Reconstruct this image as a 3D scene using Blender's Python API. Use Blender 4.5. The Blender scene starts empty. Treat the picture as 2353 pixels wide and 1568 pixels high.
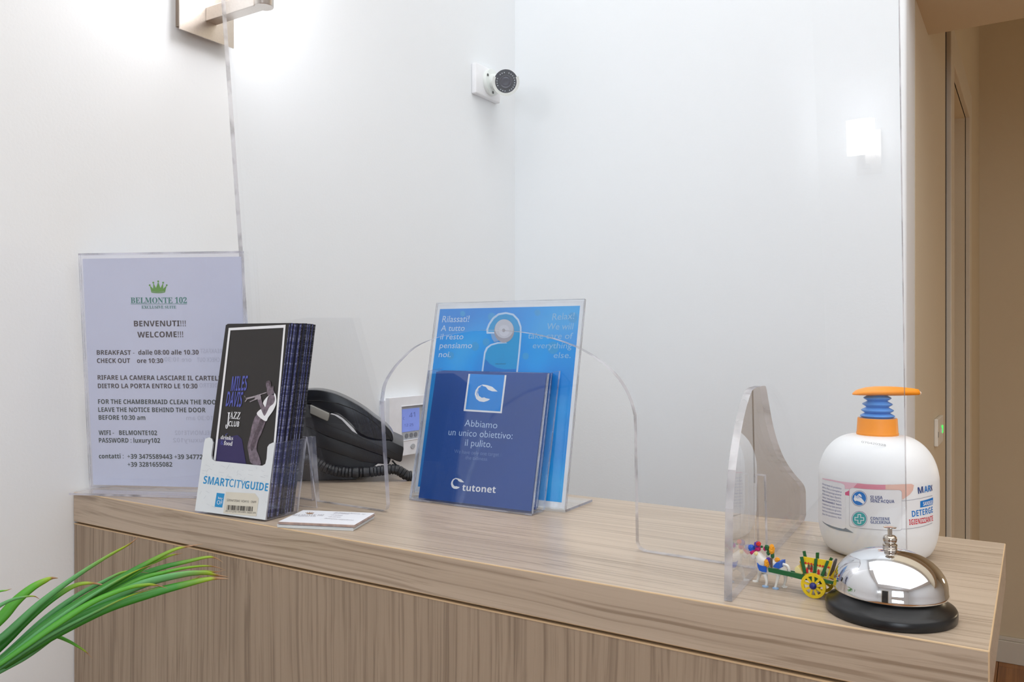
import bpy, bmesh, math, random, os
from math import sin, cos, tan, pi, radians, sqrt, atan2
from mathutils import Vector, Matrix
random.seed(7)
S = bpy.context.scene
COL = S.collection
V3 = Vector

# ------------------------------------------------------------------ camera, world, lights, exposure
FPX, CX, CY = 1900.0, 1176.5, 784.0
YAW = math.atan2(2380.0 - CX, FPX)
CAM = V3((0, 0, 1.23)); DZ = 1.05
FW = V3((-sin(YAW), cos(YAW), 0)); RT = V3((cos(YAW), sin(YAW), 0)); UP = V3((0, 0, 1))
cd = bpy.data.cameras.new('camera'); cd.sensor_width = 36; cd.lens = FPX * 36 / 2353
cd.clip_start = .01; cd.clip_end = 60
cam = bpy.data.objects.new('camera', cd); COL.objects.link(cam)
cam.location = CAM; cam.rotation_euler = (pi / 2, 0, YAW); S.camera = cam
S.view_settings.view_transform = 'Standard'; S.view_settings.look = 'None'
S.view_settings.exposure = 0.1; S.view_settings.gamma = 1; S.view_settings.use_curve_mapping = False
S.cycles.transparent_max_bounces = 40; S.cycles.max_bounces = 12
S.cycles.diffuse_bounces = 5; S.cycles.glossy_bounces = 6
W = bpy.data.worlds.new('world'); S.world = W; W.use_nodes = True
W.node_tree.nodes['Background'].inputs[0].default_value = (.9, .95, 1, 1)
W.node_tree.nodes['Background'].inputs[1].default_value = .25

def area(name, loc, target, sx, sy, power, col):
    l = bpy.data.lights.new(name, 'AREA'); l.shape = 'RECTANGLE'; l.size = sx; l.size_y = sy
    l.energy = power; l.color = col
    o = bpy.data.objects.new(name, l); COL.objects.link(o); o.location = loc
    o.rotation_euler = (V3(target) - V3(loc)).to_track_quat('-Z', 'Y').to_euler()
    return o
area('overhead_light', (.75, .0, 2.68), (.75, .0, 0), 3.0, 2.7, 35, (.955, .978, .99))
area('overhead_light', (-.25, .9, 2.68), (-.25, .9, 0), 1.3, .8, 5.6, (.955, .978, .99))  # unseen second overhead light, added to brighten the worktop
area('window_daylight', (1.2, -2.45, 1.65), (-.2, 1, 1.1), 1.3, 1.3, 17, (.86, .93, 1))
pl = bpy.data.lights.new('corridor_fill_light', 'POINT'); pl.energy = 7.2; pl.color = (1, .82, .56); pl.shadow_soft_size = .12
po = bpy.data.objects.new('corridor_fill_light', pl); COL.objects.link(po); po.location = (1.15, 2.75, 1.25)  # unseen warm light, added to brighten the corridor walls and bulkhead underside

# ------------------------------------------------------------------ measuring helpers (pixel of the 2353x1568 photo -> ray)
def ray(x, y): return FW + RT * ((x - CX) / FPX) + UP * ((CY - y) / FPX)
def PZ(x, y, z=DZ):
    r = ray(x, y); return CAM + r * ((z - CAM.z) / r.z)
def PX(x, y, X):
    r = ray(x, y); return CAM + r * (X / r.x)
def PY(x, y, Y):
    r = ray(x, y); return CAM + r * (Y / r.y)
def PD(x, y, d): return CAM + ray(x, y) * d

class Frame:
    """u right, v up, n back"""
    def __init__(s, O, u, v):
        s.O = V3(O); s.u = V3(u).normalized(); s.v = V3(v).normalized(); s.n = -(s.u.cross(s.v)).normalized()
    def p(s, a, b, c=0): return s.O + s.u * a + s.v * b + s.n * c
    def hit(s, x, y, c=0):
        r = ray(x, y); o = s.O + s.n * c
        t = (o - CAM).dot(s.n) / r.dot(s.n); q = CAM + r * t - s.O
        return (q.dot(s.u), q.dot(s.v))
    def P(s, x, y, c=0):
        a, b = s.hit(x, y, c); return s.p(a, b, c)
def leanframe(ox, oy, ang, tilt, z=DZ):
    a = radians(ang); t = radians(tilt); u = V3((cos(a), sin(a), 0)); n = V3((-sin(a), cos(a), 0))
    f = Frame((ox, oy, z), u, UP * cos(t) + n * sin(t)); f.hb = n; f.ct = cos(t); return f
def shifted(fr, c):
    """the same leaning frame moved back level along the worktop by c measured across the sheets"""
    g = Frame(fr.O + fr.hb * (c / fr.ct), fr.u, fr.v); g.hb = fr.hb; g.ct = fr.ct; return g
class Cyl:
    """a = arc length, b = height, on an upright cylinder"""
    def __init__(s, c, r): s.c = V3(c); s.r = r
    def p(s, a, b, c=0):
        th = a / s.r; R = s.r - c
        d = -FW * cos(th) + RT * sin(th)
        return V3((s.c.x + d.x * R, s.c.y + d.y * R, b))
    def hit(s, x, y, c=0):
        r = ray(x, y); R = s.r - c
        ox, oy = CAM.x - s.c.x, CAM.y - s.c.y
        A = r.x ** 2 + r.y ** 2; B = 2 * (ox * r.x + oy * r.y); Cc = ox * ox + oy * oy - R * R
        D = B * B - 4 * A * Cc
        t = (-B - sqrt(D)) / (2 * A) if D > 0 else -B / (2 * A)
        q = CAM + r * t; d = V3((q.x - s.c.x, q.y - s.c.y, 0))
        return (s.r * atan2(d.dot(RT), -d.dot(FW)), q.z)

# ------------------------------------------------------------------ materials
def lin(c):
    return tuple(((v / 255) / 12.92 if v / 255 <= .04045 else ((v / 255 + .055) / 1.055) ** 2.4) for v in c) + (1,)
MATS = {}
def nodes(m):
    m.use_nodes = True; nt = m.node_tree
    return nt, nt.nodes['Principled BSDF'], nt.nodes, nt.links
def mat(name, col, rough=.5, metal=0, var=.04, scale=40, bump=0, bscale=200, emit=0, coat=0, spec=.5, sub=0, bdist=.001):
    if name in MATS: return MATS[name]
    m = bpy.data.materials.new(name); nt, b, N, L = nodes(m); MATS[name] = m
    c = lin(col)
    tc = N.new('ShaderNodeTexCoord')
    nz = N.new('ShaderNodeTexNoise'); nz.inputs['Scale'].default_value = scale; nz.inputs['Detail'].default_value = 3
    L.new(tc.outputs['Object'], nz.inputs['Vector'])
    cr = N.new('ShaderNodeValToRGB')
    cr.color_ramp.elements[0].position = .3; cr.color_ramp.elements[1].position = .7
    cr.color_ramp.elements[0].color = tuple(max(0, v * (1 - var)) for v in c[:3]) + (1,)
    cr.color_ramp.elements[1].color = tuple(min(1, v * (1 + var)) for v in c[:3]) + (1,)
    L.new(nz.outputs['Fac'], cr.inputs['Fac']); L.new(cr.outputs['Color'], b.inputs['Base Color'])
    b.inputs['Roughness'].default_value = rough; b.inputs['Metallic'].default_value = metal
    b.inputs['Specular IOR Level'].default_value = spec
    b.inputs['Coat Weight'].default_value = coat; b.inputs['Coat Roughness'].default_value = .1
    if sub:
        b.inputs['Subsurface Weight'].default_value = sub; b.inputs['Subsurface Radius'].default_value = (.01, .01, .01)
        b.inputs['Subsurface Scale'].default_value = .5
    if emit:
        b.inputs['Emission Color'].default_value = c; b.inputs['Emission Strength'].default_value = emit
    if bump:
        n2 = N.new('ShaderNodeTexNoise'); n2.inputs['Scale'].default_value = bscale; n2.inputs['Detail'].default_value = 4
        L.new(tc.outputs['Object'], n2.inputs['Vector'])
        bp = N.new('ShaderNodeBump'); bp.inputs['Strength'].default_value = bump; bp.inputs['Distance'].default_value = bdist
        L.new(n2.outputs['Fac'], bp.inputs['Height']); L.new(bp.outputs['Normal'], b.inputs['Normal'])
    return m

def wood(name, axis, light, dark, rough=.45, scale=1.0):
    """laminate wood; grain runs along axis 'X','Y' or 'Z'"""
    m = bpy.data.materials.new(name); nt, b, N, L = nodes(m)
    tc = N.new('ShaderNodeTexCoord')
    def mapped(s_long, s_cross):
        mp = N.new('ShaderNodeMapping'); sc = [s_cross] * 3; sc['XYZ'.index(axis)] = s_long
        mp.inputs['Scale'].default_value = sc
        return mp
    warp = N.new('ShaderNodeTexNoise'); warp.inputs['Scale'].default_value = 1; warp.inputs['Detail'].default_value = 2
    mw = mapped(3.2 * scale, 9 * scale); L.new(tc.outputs['Object'], mw.inputs[0]); L.new(mw.outputs[0], warp.inputs['Vector'])
    wv = N.new('ShaderNodeVectorMath'); wv.operation = 'MULTIPLY_ADD'
    wv.inputs[1].default_value = (.022, .022, .022)
    L.new(warp.outputs['Color'], wv.inputs[0]); L.new(tc.outputs['Object'], wv.inputs[2])
    outs = []
    for (sl, scx, det) in ((1.6, 330, 4), (1.0, 75, 2), (4, 900, 2)):
        mp = mapped(sl * scale, scx * scale); L.new(wv.outputs[0], mp.inputs[0])
        nz = N.new('ShaderNodeTexNoise'); nz.inputs['Scale'].default_value = 1; nz.inputs['Detail'].default_value = det
        L.new(mp.outputs[0], nz.inputs['Vector']); outs.append(nz.outputs['Fac'])
    r1 = N.new('ShaderNodeValToRGB'); r1.color_ramp.elements[0].position = .34; r1.color_ramp.elements[1].position = .52
    r1.color_ramp.elements[0].color = (0, 0, 0, 1); r1.color_ramp.elements[1].color = (1, 1, 1, 1)
    L.new(outs[0], r1.inputs['Fac'])
    m1 = N.new('ShaderNodeMath'); m1.operation = 'MULTIPLY'; m1.inputs[1].default_value = .55
    L.new(r1.outputs['Color'], m1.inputs[0])
    m2 = N.new('ShaderNodeMath'); m2.operation = 'MULTIPLY_ADD'; m2.inputs[1].default_value = .55
    L.new(outs[1], m2.inputs[0]); L.new(m1.outputs[0], m2.inputs[2])
    m3 = N.new('ShaderNodeMath'); m3.operation = 'MULTIPLY_ADD'; m3.inputs[1].default_value = .25
    L.new(outs[2], m3.inputs[0]); L.new(m2.outputs[0], m3.inputs[2])
    r2 = N.new('ShaderNodeValToRGB'); r2.color_ramp.elements[0].position = .25; r2.color_ramp.elements[1].position = 1.05
    r2.color_ramp.elements[0].color = lin(dark); r2.color_ramp.elements[1].color = lin(light)
    L.new(m3.outputs[0], r2.inputs['Fac']); L.new(r2.outputs['Color'], b.inputs['Base Color'])
    b.inputs['Roughness'].default_value = rough
    bp = N.new('ShaderNodeBump'); bp.inputs['Strength'].default_value = .25; bp.inputs['Distance'].default_value = .0003
    L.new(m3.outputs[0], bp.inputs['Height']); L.new(bp.outputs['Normal'], b.inputs['Normal'])
    return m

def plexi(name, tint=(252, 253, 254), rough=0.0, r0=.04, haze=0.0, gain=1.0):
    m = bpy.data.materials.new(name); m.use_nodes = True; nt = m.node_tree; N = nt.nodes; L = nt.links
    N.clear(); out = N.new('ShaderNodeOutputMaterial')
    lw = N.new('ShaderNodeLayerWeight'); lw.inputs[0].default_value = .5
    pw = N.new('ShaderNodeMath'); pw.operation = 'POWER'; pw.inputs[1].default_value = 5
    L.new(lw.outputs['Facing'], pw.inputs[0])
    ma = N.new('ShaderNodeMath'); ma.operation = 'MULTIPLY_ADD'; ma.inputs[1].default_value = (1 - r0) * gain; ma.inputs[2].default_value = r0 * gain
    L.new(pw.outputs[0], ma.inputs[0])
    tr = N.new('ShaderNodeBsdfTransparent'); tr.inputs[0].default_value = lin(tint)
    gl = N.new('ShaderNodeBsdfGlossy'); gl.inputs['Roughness'].default_value = rough
    gl.inputs['Color'].default_value = (1, 1, 1, 1)
    mx = N.new('ShaderNodeMixShader'); L.new(ma.outputs[0], mx.inputs[0]); L.new(tr.outputs[0], mx.inputs[1]); L.new(gl.outputs[0], mx.inputs[2])
    last = mx.outputs[0]
    if haze:
        tc = N.new('ShaderNodeTexCoord'); nz = N.new('ShaderNodeTexNoise'); nz.inputs['Scale'].default_value = 12
        L.new(tc.outputs['Object'], nz.inputs['Vector'])
        mm = N.new('ShaderNodeMath'); mm.operation = 'MULTIPLY'; mm.inputs[1].default_value = haze * 2
        L.new(nz.outputs['Fac'], mm.inputs[0])
        df = N.new('ShaderNodeBsdfDiffuse'); df.inputs[0].default_value = (.9, .9, .95, 1)
        m2 = N.new('ShaderNodeMixShader'); L.new(mm.outputs[0], m2.inputs[0]); L.new(last, m2.inputs[1]); L.new(df.outputs[0], m2.inputs[2]); last = m2.outputs[0]
    L.new(last, out.inputs[0])
    return m
def edgemat(name, col, alpha=.35, gloss=.35):
    """cut and polished rim of a clear sheet: milky, streaked along its length, partly see-through"""
    m = bpy.data.materials.new(name); m.use_nodes = True; nt = m.node_tree; N = nt.nodes; L = nt.links
    N.clear(); out = N.new('ShaderNodeOutputMaterial')
    tr = N.new('ShaderNodeBsdfTransparent'); tr.inputs[0].default_value = lin((246, 246, 252))
    gl = N.new('ShaderNodeBsdfGlossy'); gl.inputs['Roughness'].default_value = .12
    df = N.new('ShaderNodeBsdfDiffuse')
    tc = N.new('ShaderNodeTexCoord'); nz = N.new('ShaderNodeTexNoise'); nz.inputs['Scale'].default_value = 34; nz.inputs['Detail'].default_value = 2
    L.new(tc.outputs['Object'], nz.inputs['Vector'])
    cr = N.new('ShaderNodeValToRGB'); cr.color_ramp.elements[0].position = .4; cr.color_ramp.elements[1].position = .55
    cr.color_ramp.elements[0].color = lin(tuple(v * .66 for v in col)); cr.color_ramp.elements[1].color = lin(col)
    L.new(nz.outputs['Fac'], cr.inputs['Fac']); L.new(cr.outputs['Color'], df.inputs[0])
    tl_ = N.new('ShaderNodeBsdfTranslucent'); L.new(cr.outputs['Color'], tl_.inputs[0])
    dd = N.new('ShaderNodeMixShader'); dd.inputs[0].default_value = .5; L.new(df.outputs[0], dd.inputs[1]); L.new(tl_.outputs[0], dd.inputs[2])
    a = N.new('ShaderNodeMixShader'); a.inputs[0].default_value = gloss; L.new(dd.outputs[0], a.inputs[1]); L.new(gl.outputs[0], a.inputs[2])
    b = N.new('ShaderNodeMixShader'); b.inputs[0].default_value = alpha; L.new(a.outputs[0], b.inputs[1]); L.new(tr.outputs[0], b.inputs[2])
    L.new(b.outputs[0], out.inputs[0]); return m

WHITE = mat('white_wall_paint', (236, 239, 241), .75, var=.008, scale=3, bump=.12, bscale=260, bdist=.0012, spec=.2)
TAUPE = mat('beige_corridor_wall', (214, 200, 175), .75, var=.02, scale=2, bump=.2, bscale=260, bdist=.0012, spec=.2)  # beige tone over the corridor walls and bulkhead
CEIL = mat('ceiling_paint', (240, 240, 238), .8, var=.01, scale=3)
TRIMW = mat('white_lacquer', (214, 209, 198), .4, var=.01)
CASE = mat('beige_casing', (214, 203, 184), .45, var=.01)
WTOP = wood('worktop_laminate', 'X', (190, 172, 152), (148, 129, 109), .3)
WFRONT = wood('panel_laminate', 'Z', (166, 147, 126), (127, 109, 91), .5)
EDGE = mat('edge_banding', (205, 176, 138), .45, var=.05)
FLOORW = wood('floor_oak', 'Y', (176, 122, 70), (128, 80, 40), .4, .25)
CLEAR = plexi('clear_acrylic')
CLEAR2 = plexi('clear_styrene', (252, 252, 254), haze=.012)
RIM = edgemat('acrylic_rim', (246, 246, 252), .4, .32)
RIMB = edgemat('acrylic_rim_blue', (200, 214, 240), .3, .45)
RIMD = edgemat('acrylic_slot_shade', (150, 138, 122), .25, .3)  # dark bronze tone imitates shade seen in the slot; acrylic itself is clear

# ------------------------------------------------------------------ mesh builders
def setp(o, label=None, cat=None, group=None, kind=None):
    if label: o['label'] = label
    if cat: o['category'] = cat
    if group: o['group'] = group
    if kind: o['kind'] = kind
    return o
def empty(name, loc, label, cat, group=None, kind=None):
    o = bpy.data.objects.new(name, None); COL.objects.link(o); o.location = loc; o.empty_display_size = .02
    return setp(o, label, cat, group, kind)
def wloc(o):
    l = V3(o.location)
    while o.parent: o = o.parent; l = l + o.location
    return l
def link(name, me, parent, mats, smooth=False, ctr=None):
    if not isinstance(mats, (list, tuple)): mats = [mats]
    for m in mats: me.materials.append(m)
    if smooth:
        for p in me.polygons: p.use_smooth = True
        if smooth is not True: me.set_sharp_from_angle(angle=radians(smooth))
    o = bpy.data.objects.new(name, me); COL.objects.link(o)
    vs = [v.co for v in me.vertices]
    if ctr is None:
        lo = V3([min(v[i] for v in vs) for i in range(3)]); hi = V3([max(v[i] for v in vs) for i in range(3)])
        ctr = V3(((lo.x + hi.x) / 2, (lo.y + hi.y) / 2, lo.z))
    me.transform(Matrix.Translation(-ctr))
    if parent is None: o.location = ctr
    else:
        o.parent = parent; o.location = ctr - wloc(parent)
    return o
def mesh_of(bm, name='m'):
    bmesh.ops.recalc_face_normals(bm, faces=bm.faces)
    me = bpy.data.meshes.new(name); bm.to_mesh(me); bm.free(); return me
class MB:
    def __init__(s): s.bm = bmesh.new()
    def quad8(s, P, mi=0, side=None):
        """P: 4 front + 4 back points"""
        vs = [s.bm.verts.new(p) for p in P]
        fs = [(0, 1, 2, 3), (7, 6, 5, 4)]; sd = [(0, 4, 5, 1), (1, 5, 6, 2), (2, 6, 7, 3), (3, 7, 4, 0)]
        for k in fs: s.bm.faces.new([vs[i] for i in k]).material_index = mi
        for k in sd: s.bm.faces.new([vs[i] for i in k]).material_index = mi if side is None else side
        return s
    def box(s, lo, hi, mi=0):
        (a, b, c), (d, e, f) = lo, hi
        return s.quad8([V3(p) for p in ((a, b, c), (d, b, c), (d, b, f), (a, b, f), (a, e, c), (d, e, c), (d, e, f), (a, e, f))], mi)
    def fbox(s, fr, a0, a1, b0, b1, c0, c1, mi=0, side=None):
        return s.quad8([fr.p(a, b, c) for c in (c0, c1) for a, b in ((a0, b0), (a1, b0), (a1, b1), (a0, b1))], mi, side)
    def prism(s, fr, pts, c0, c1, mi=0, side=None):
        n = len(pts); A = [s.bm.verts.new(fr.p(a, b, c0)) for a, b in pts]; B = [s.bm.verts.new(fr.p(a, b, c1)) for a, b in pts]
        s.bm.faces.new(A).material_index = mi; s.bm.faces.new(B[::-1]).material_index = mi
        for i in range(n):
            s.bm.faces.new((A[i], B[i], B[(i + 1) % n], A[(i + 1) % n])).material_index = mi if side is None else side
        return s
    def flat(s, fr, pts, c, mi=0):
        s.bm.faces.new([s.bm.verts.new(fr.p(a, b, c)) for a, b in pts]).material_index = mi; return s
    def lathe(s, c, prof, seg=48, ax=UP, mi=0, sx=1, sy=1, xdir=None):
        c = V3(c); ax = V3(ax).normalized(); x = V3(xdir) if xdir else (ax.orthogonal()); x = (x - ax * x.dot(ax)).normalized(); y = ax.cross(x)
        rings = []
        for r, h in prof:
            if r < 1e-6: rings.append([s.bm.verts.new(c + ax * h)])
            else: rings.append([s.bm.verts.new(c + ax * h + x * (r * sx * cos(2 * pi * i / seg)) + y * (r * sy * sin(2 * pi * i / seg))) for i in range(seg)])
        for A, B in zip(rings, rings[1:]):
            for i in range(seg):
                j = (i + 1) % seg
                if len(A) == 1 and len(B) == 1: continue
                f = (A[0], B[i], B[j]) if len(A) == 1 else ((A[i], A[j], B[0]) if len(B) == 1 else (A[i], A[j], B[j], B[i]))
                s.bm.faces.new(f).material_index = mi
        for R in (rings[0], rings[-1]):
            if len(R) > 1: s.bm.faces.new(R).material_index = mi
        return s
    def tube(s, pts, rad, seg=8, mi=0, flat=1.0, cap=True):
        pts = [V3(p) for p in pts]; rad = rad if isinstance(rad, (list, tuple)) else [rad] * len(pts)
        rings = []; ref = None
        for i, p in enumerate(pts):
            t = (pts[min(i + 1, len(pts) - 1)] - pts[max(i - 1, 0)]).normalized()
            if ref is None: ref = t.orthogonal().normalized()
            ref = (ref - t * ref.dot(t)).normalized(); b = t.cross(ref)
            rings.append([s.bm.verts.new(p + (ref * cos(2 * pi * k / seg) + b * sin(2 * pi * k / seg) * flat) * rad[i]) for k in range(seg)])
        for A, B in zip(rings, rings[1:]):
            for k in range(seg): s.bm.faces.new((A[k], A[(k + 1) % seg], B[(k + 1) % seg], B[k])).material_index = mi
        if cap:
            s.bm.faces.new(rings[0]).material_index = mi; s.bm.faces.new(rings[-1][::-1]).material_index = mi
        return s
    def bevel(s, w, seg=2, ang=30, mi=-1):
        bm = s.bm; bmesh.ops.recalc_face_normals(bm, faces=bm.faces)
        es = [e for e in bm.edges if len(e.link_faces) == 2 and e.calc_face_angle(0) > radians(ang)]
        bmesh.ops.bevel(bm, geom=es, offset=w, segments=seg, profile=.5, affect='EDGES', clamp_overlap=True, material=mi); return s
    def build(s, name, mats, parent=None, smooth=False, ctr=None): return link(name, mesh_of(s.bm), parent, mats, smooth, ctr)
def raw(name, vs, fs, mats, parent=None, smooth=False):
    me = bpy.data.meshes.new(name); me.from_pydata([tuple(v) for v in vs], [], fs); me.update()
    return link(name, me, parent, mats, smooth)
def rrect(a0, a1, b0, b1, r, k=5):
    out = []
    for (cx, cy, s0) in ((a1 - r, b0 + r, -90), (a1 - r, b1 - r, 0), (a0 + r, b1 - r, 90), (a0 + r, b0 + r, 180)):
        for i in range(k + 1):
            t = radians(s0 + 90 * i / k); out.append((cx + r * cos(t), cy + r * sin(t)))
    return out
def circle(ca, cb, r, k=32, s=1.0): return [(ca + r * cos(2 * pi * i / k), cb + r * s * sin(2 * pi * i / k)) for i in range(k)]
def smooth_pts(P, n=6, closed=False):
    P = [V3(p) if len(p) == 3 else V3((p[0], p[1], 0)) for p in P]; out = []
    m = len(P); rng = range(m if closed else m - 1)
    for i in rng:
        g = (lambda k: P[k % m]) if closed else (lambda k: P[min(max(k, 0), m - 1)])
        a, b, c, d = g(i - 1), g(i), g(i + 1), g(i + 2)
        for k in range(n):
            t = k / n
            out.append(.5 * ((2 * b) + (c - a) * t + (2 * a - 5 * b + 4 * c - d) * t * t + (3 * b - a - 3 * c + d) * t ** 3))
    if not closed: out.append(P[-1])
    return out
def sm2(P, n=6, closed=False): return [(p.x, p.y) for p in smooth_pts(P, n, closed)]

# ------------------------------------------------------------------ lettering
FD = bpy.utils.system_resource('DATAFILES', path='fonts'); FONTS = {}
def font(k):
    if k in FONTS: return FONTS[k]
    f = None
    try:
        if k in ('bold', 'serif', 'sans', 'ital'): f = bpy.data.fonts.load(os.path.join(FD, 'NotoSansMath-Regular.woff2'), check_existing=True)
        elif k == 'thin': f = bpy.data.fonts.load(os.path.join(FD, 'Noto Sans CJK Regular.woff2'), check_existing=True)
    except Exception: f = None
    FONTS[k] = f; return f
def recode(s, k):
    base = {'bold': (0x1D5D4, 0x1D5EE, 0x1D7EC), 'serif': (0x1D400, 0x1D41A, 0x1D7CE), 'ital': (0x1D63C, 0x1D656, 0x1D7EC)}.get(k)
    if not base or font(k) is None: return s
    return ''.join(chr(base[0] + ord(c) - 65) if 'A' <= c <= 'Z' else chr(base[1] + ord(c) - 97) if 'a' <= c <= 'z' else chr(base[2] + ord(c) - 48) if '0' <= c <= '9' else c for c in s)
def glyphs(s, k, off):
    c = bpy.data.curves.new('t', 'FONT'); f = font(k)
    if f: c.font = f
    c.body = recode(s, k); c.resolution_u = 3; c.offset = off; c.fill_mode = 'FRONT'
    o = bpy.data.objects.new('t', c); COL.objects.link(o)
    dg = bpy.context.evaluated_depsgraph_get(); me = bpy.data.meshes.new_from_object(o.evaluated_get(dg))
    vs = [(v.co.x, v.co.y) for v in me.vertices]; fs = [tuple(p.vertices) for p in me.polygons]
    bpy.data.objects.remove(o); bpy.data.curves.remove(c); bpy.data.meshes.remove(me)
    return vs, fs
HCAP = {}
def text_geo(items, fr, off):
    """items: (string, font, weight, x0, y0, x1, y1, cap px [, slant, mirror])  baseline pixels in the photo"""
    VS, FS = [], []
    for it in items:
        s, k, wgt, x0, y0, x1, y1, cap = it[:8]; sl = it[8] if len(it) > 8 else 0; mir = it[9] if len(it) > 9 else False
        vs, fs = glyphs(s, k, wgt)
        if (k, wgt) not in HCAP:
            hv, _ = glyphs('H', k, wgt); HCAP[(k, wgt)] = (max(v[1] for v in hv), min(v[1] for v in hv))
        ht, hb = HCAP[(k, wgt)]
        xa = min(v[0] for v in vs); xb = max(v[0] for v in vs)
        a0, b0 = fr.hit(x0, y0, off); a1, b1 = fr.hit(x1, y1, off); ac, bc = fr.hit(x0, y0 - cap, off)
        e1 = V3((a1 - a0, b1 - b0, 0)); ln = e1.length; e1 /= ln; e2 = V3((-e1.y, e1.x, 0)); H = (bc - b0)
        n0 = len(VS)
        for x, y in vs:
            t = (x - xa) / (xb - xa); t = 1 - t if mir else t
            h = (y - hb) / (ht - hb) * H
            q = e1 * (t * ln + sl * h) + e2 * h
            VS.append(fr.p(a0 + q.x, b0 + q.y, off))
        FS += [tuple(i + n0 for i in f) for f in fs]
    return VS, FS
def lettering(name, items, fr, off, m, parent):
    out = []
    for it in items:
        vs, fs = text_geo([it], fr, off); out.append(raw(name, vs, fs, m, parent))
    return out
def pxpoly(fr, pts, off): return [fr.hit(x, y, off) for x, y in pts]

# ================================================================== ROOM
XL, YB, XR, YF, YREAR = -.971, 1.5446, -.1854, 3.69, -2.6
XE, ZC = 3.0, 2.7
def wall(name, lo, hi, m): return setp(MB().box(lo, hi).build(name, m), kind='structure')
wall('wall_left', (XL - .1, YREAR, 0), (XL, YB, ZC), WHITE)
mb = MB().box((XL - .1, YB, 0), (XR, YB + .12, ZC)); mb.bevel(.006, 4); setp(mb.build('wall_back', WHITE, smooth=30), kind='structure')
# partition end: rounded corner, then runs away along the corridor
d1, d2, dtop = 2.36, 2.95, 1.93
f_ret = Frame((XR, 0, 0), (0, 1, 0), (0, 0, 1))
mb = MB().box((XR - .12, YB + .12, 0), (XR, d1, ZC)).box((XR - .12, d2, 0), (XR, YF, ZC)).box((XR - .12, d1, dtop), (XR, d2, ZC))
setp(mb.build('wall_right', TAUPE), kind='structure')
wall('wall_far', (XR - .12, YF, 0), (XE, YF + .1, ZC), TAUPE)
wall('wall_east', (XE, YREAR, 0), (XE + .1, YF, ZC), WHITE)
wall('ceiling', (XL - .1, YREAR, ZC), (XE + .1, YF + .1, ZC + .1), CEIL)
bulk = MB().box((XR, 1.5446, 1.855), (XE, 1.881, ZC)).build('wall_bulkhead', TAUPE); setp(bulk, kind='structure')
floor = MB().box((XL - .1, YREAR, -.06), (XE + .1, YF + .1, -.012)).build('floor', mat('subfloor', (120, 84, 52), .8)); setp(floor, kind='structure')
k = 0
for i in range(-8, 26):
    x0 = i * .12
    if x0 + .12 < XL or x0 > XE: continue
    y = -2.6 + (i * .37) % .9
    ys = [YREAR, y] if y > YREAR + .05 else [YREAR]
    while ys[-1] < YF: ys.append(ys[-1] + .95)
    for ya, yb in zip(ys, ys[1:]):
        x0c = max(x0, XL); yb = min(yb, YF)
        if yb - ya < .02: continue
        MB().box((x0c + .001, ya + .001, -.012), (x0 + .119, yb - .001, random.uniform(-.0006, 0))).build('floor_board', FLOORW, floor)
# skirting on the far corridor wall
bb = MB().box((XR, YF - .016, 0), (XE, YF, .085)).box((XR, YF - .012, .085), (XE, YF, .1)).bevel(.003).build('baseboard_far', TRIMW); setp(bb, kind='structure')
# door in the corridor side wall
dr = empty('door_1', (XR, d1, 0), None, None, kind='structure')
MB().box((XR - .004, d1 - .085, 0), (XR + .012, d1, dtop + .085)).bevel(.002).build('door_casing', CASE, dr)
MB().box((XR - .004, d2, 0), (XR + .012, d2 + .085, dtop + .085)).bevel(.002).build('door_casing', CASE, dr)
MB().box((XR - .004, d1, dtop), (XR + .012, d2, dtop + .085)).bevel(.002).build('door_casing', CASE, dr)
MB().box((XR - .115, d1 + .002, .004), (XR - .075, d2 - .002, dtop - .003)).build('door_leaf', CASE, dr)
MB().box((XR - .0005, d1 - .1, 0), (XR + .0008, d1 - .0855, dtop + .09)).build('shadow_joint', mat('dark_joint', (20, 16, 12), .9), dr)
# the side of the room behind the photographer (seen in the mirror finishes only)
win = empty('window_1', (.55, YREAR, 0), None, None, kind='structure')
wall('wall_rear', (XL - .1, YREAR - .1, 0), (XE + .1, YREAR, ZC), WHITE)
GLOWW = mat('daylight_pane', (225, 238, 255), .3, emit=1.6)
for (a, b) in ((.55, 1.15), (1.2, 1.8)):
    MB().box((a, YREAR, .95), (b, YREAR + .01, 2.2)).build('window_pane', GLOWW, win)
MB().box((.49, YREAR, .9), (.55, YREAR + .04, 2.26)).box((1.15, YREAR, .9), (1.2, YREAR + .04, 2.26)).box((1.8, YREAR, .9), (1.86, YREAR + .04, 2.26)).box((.49, YREAR, 2.2), (1.86, YREAR + .04, 2.26)).box((.49, YREAR, .89), (1.86, YREAR + .05, .95)).build('window_frame', TRIMW, win)
d2o = empty('door_2', (-.2, YREAR, 0), None, None, kind='structure')
MB().box((-.5, YREAR, 0), (.15, YREAR + .008, 2.05)).build('doorway_dark_sheet', mat('doorway_shade', (60, 58, 56), .8), d2o)  # flat sheet; the open doorway's darkness is put into its colour
MB().box((-.58, YREAR, 0), (-.5, YREAR + .03, 2.13)).box((.15, YREAR, 0), (.23, YREAR + .03, 2.13)).box((-.5, YREAR, 2.05), (.15, YREAR + .03, 2.13)).build('door_casing', TRIMW, d2o)

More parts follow.
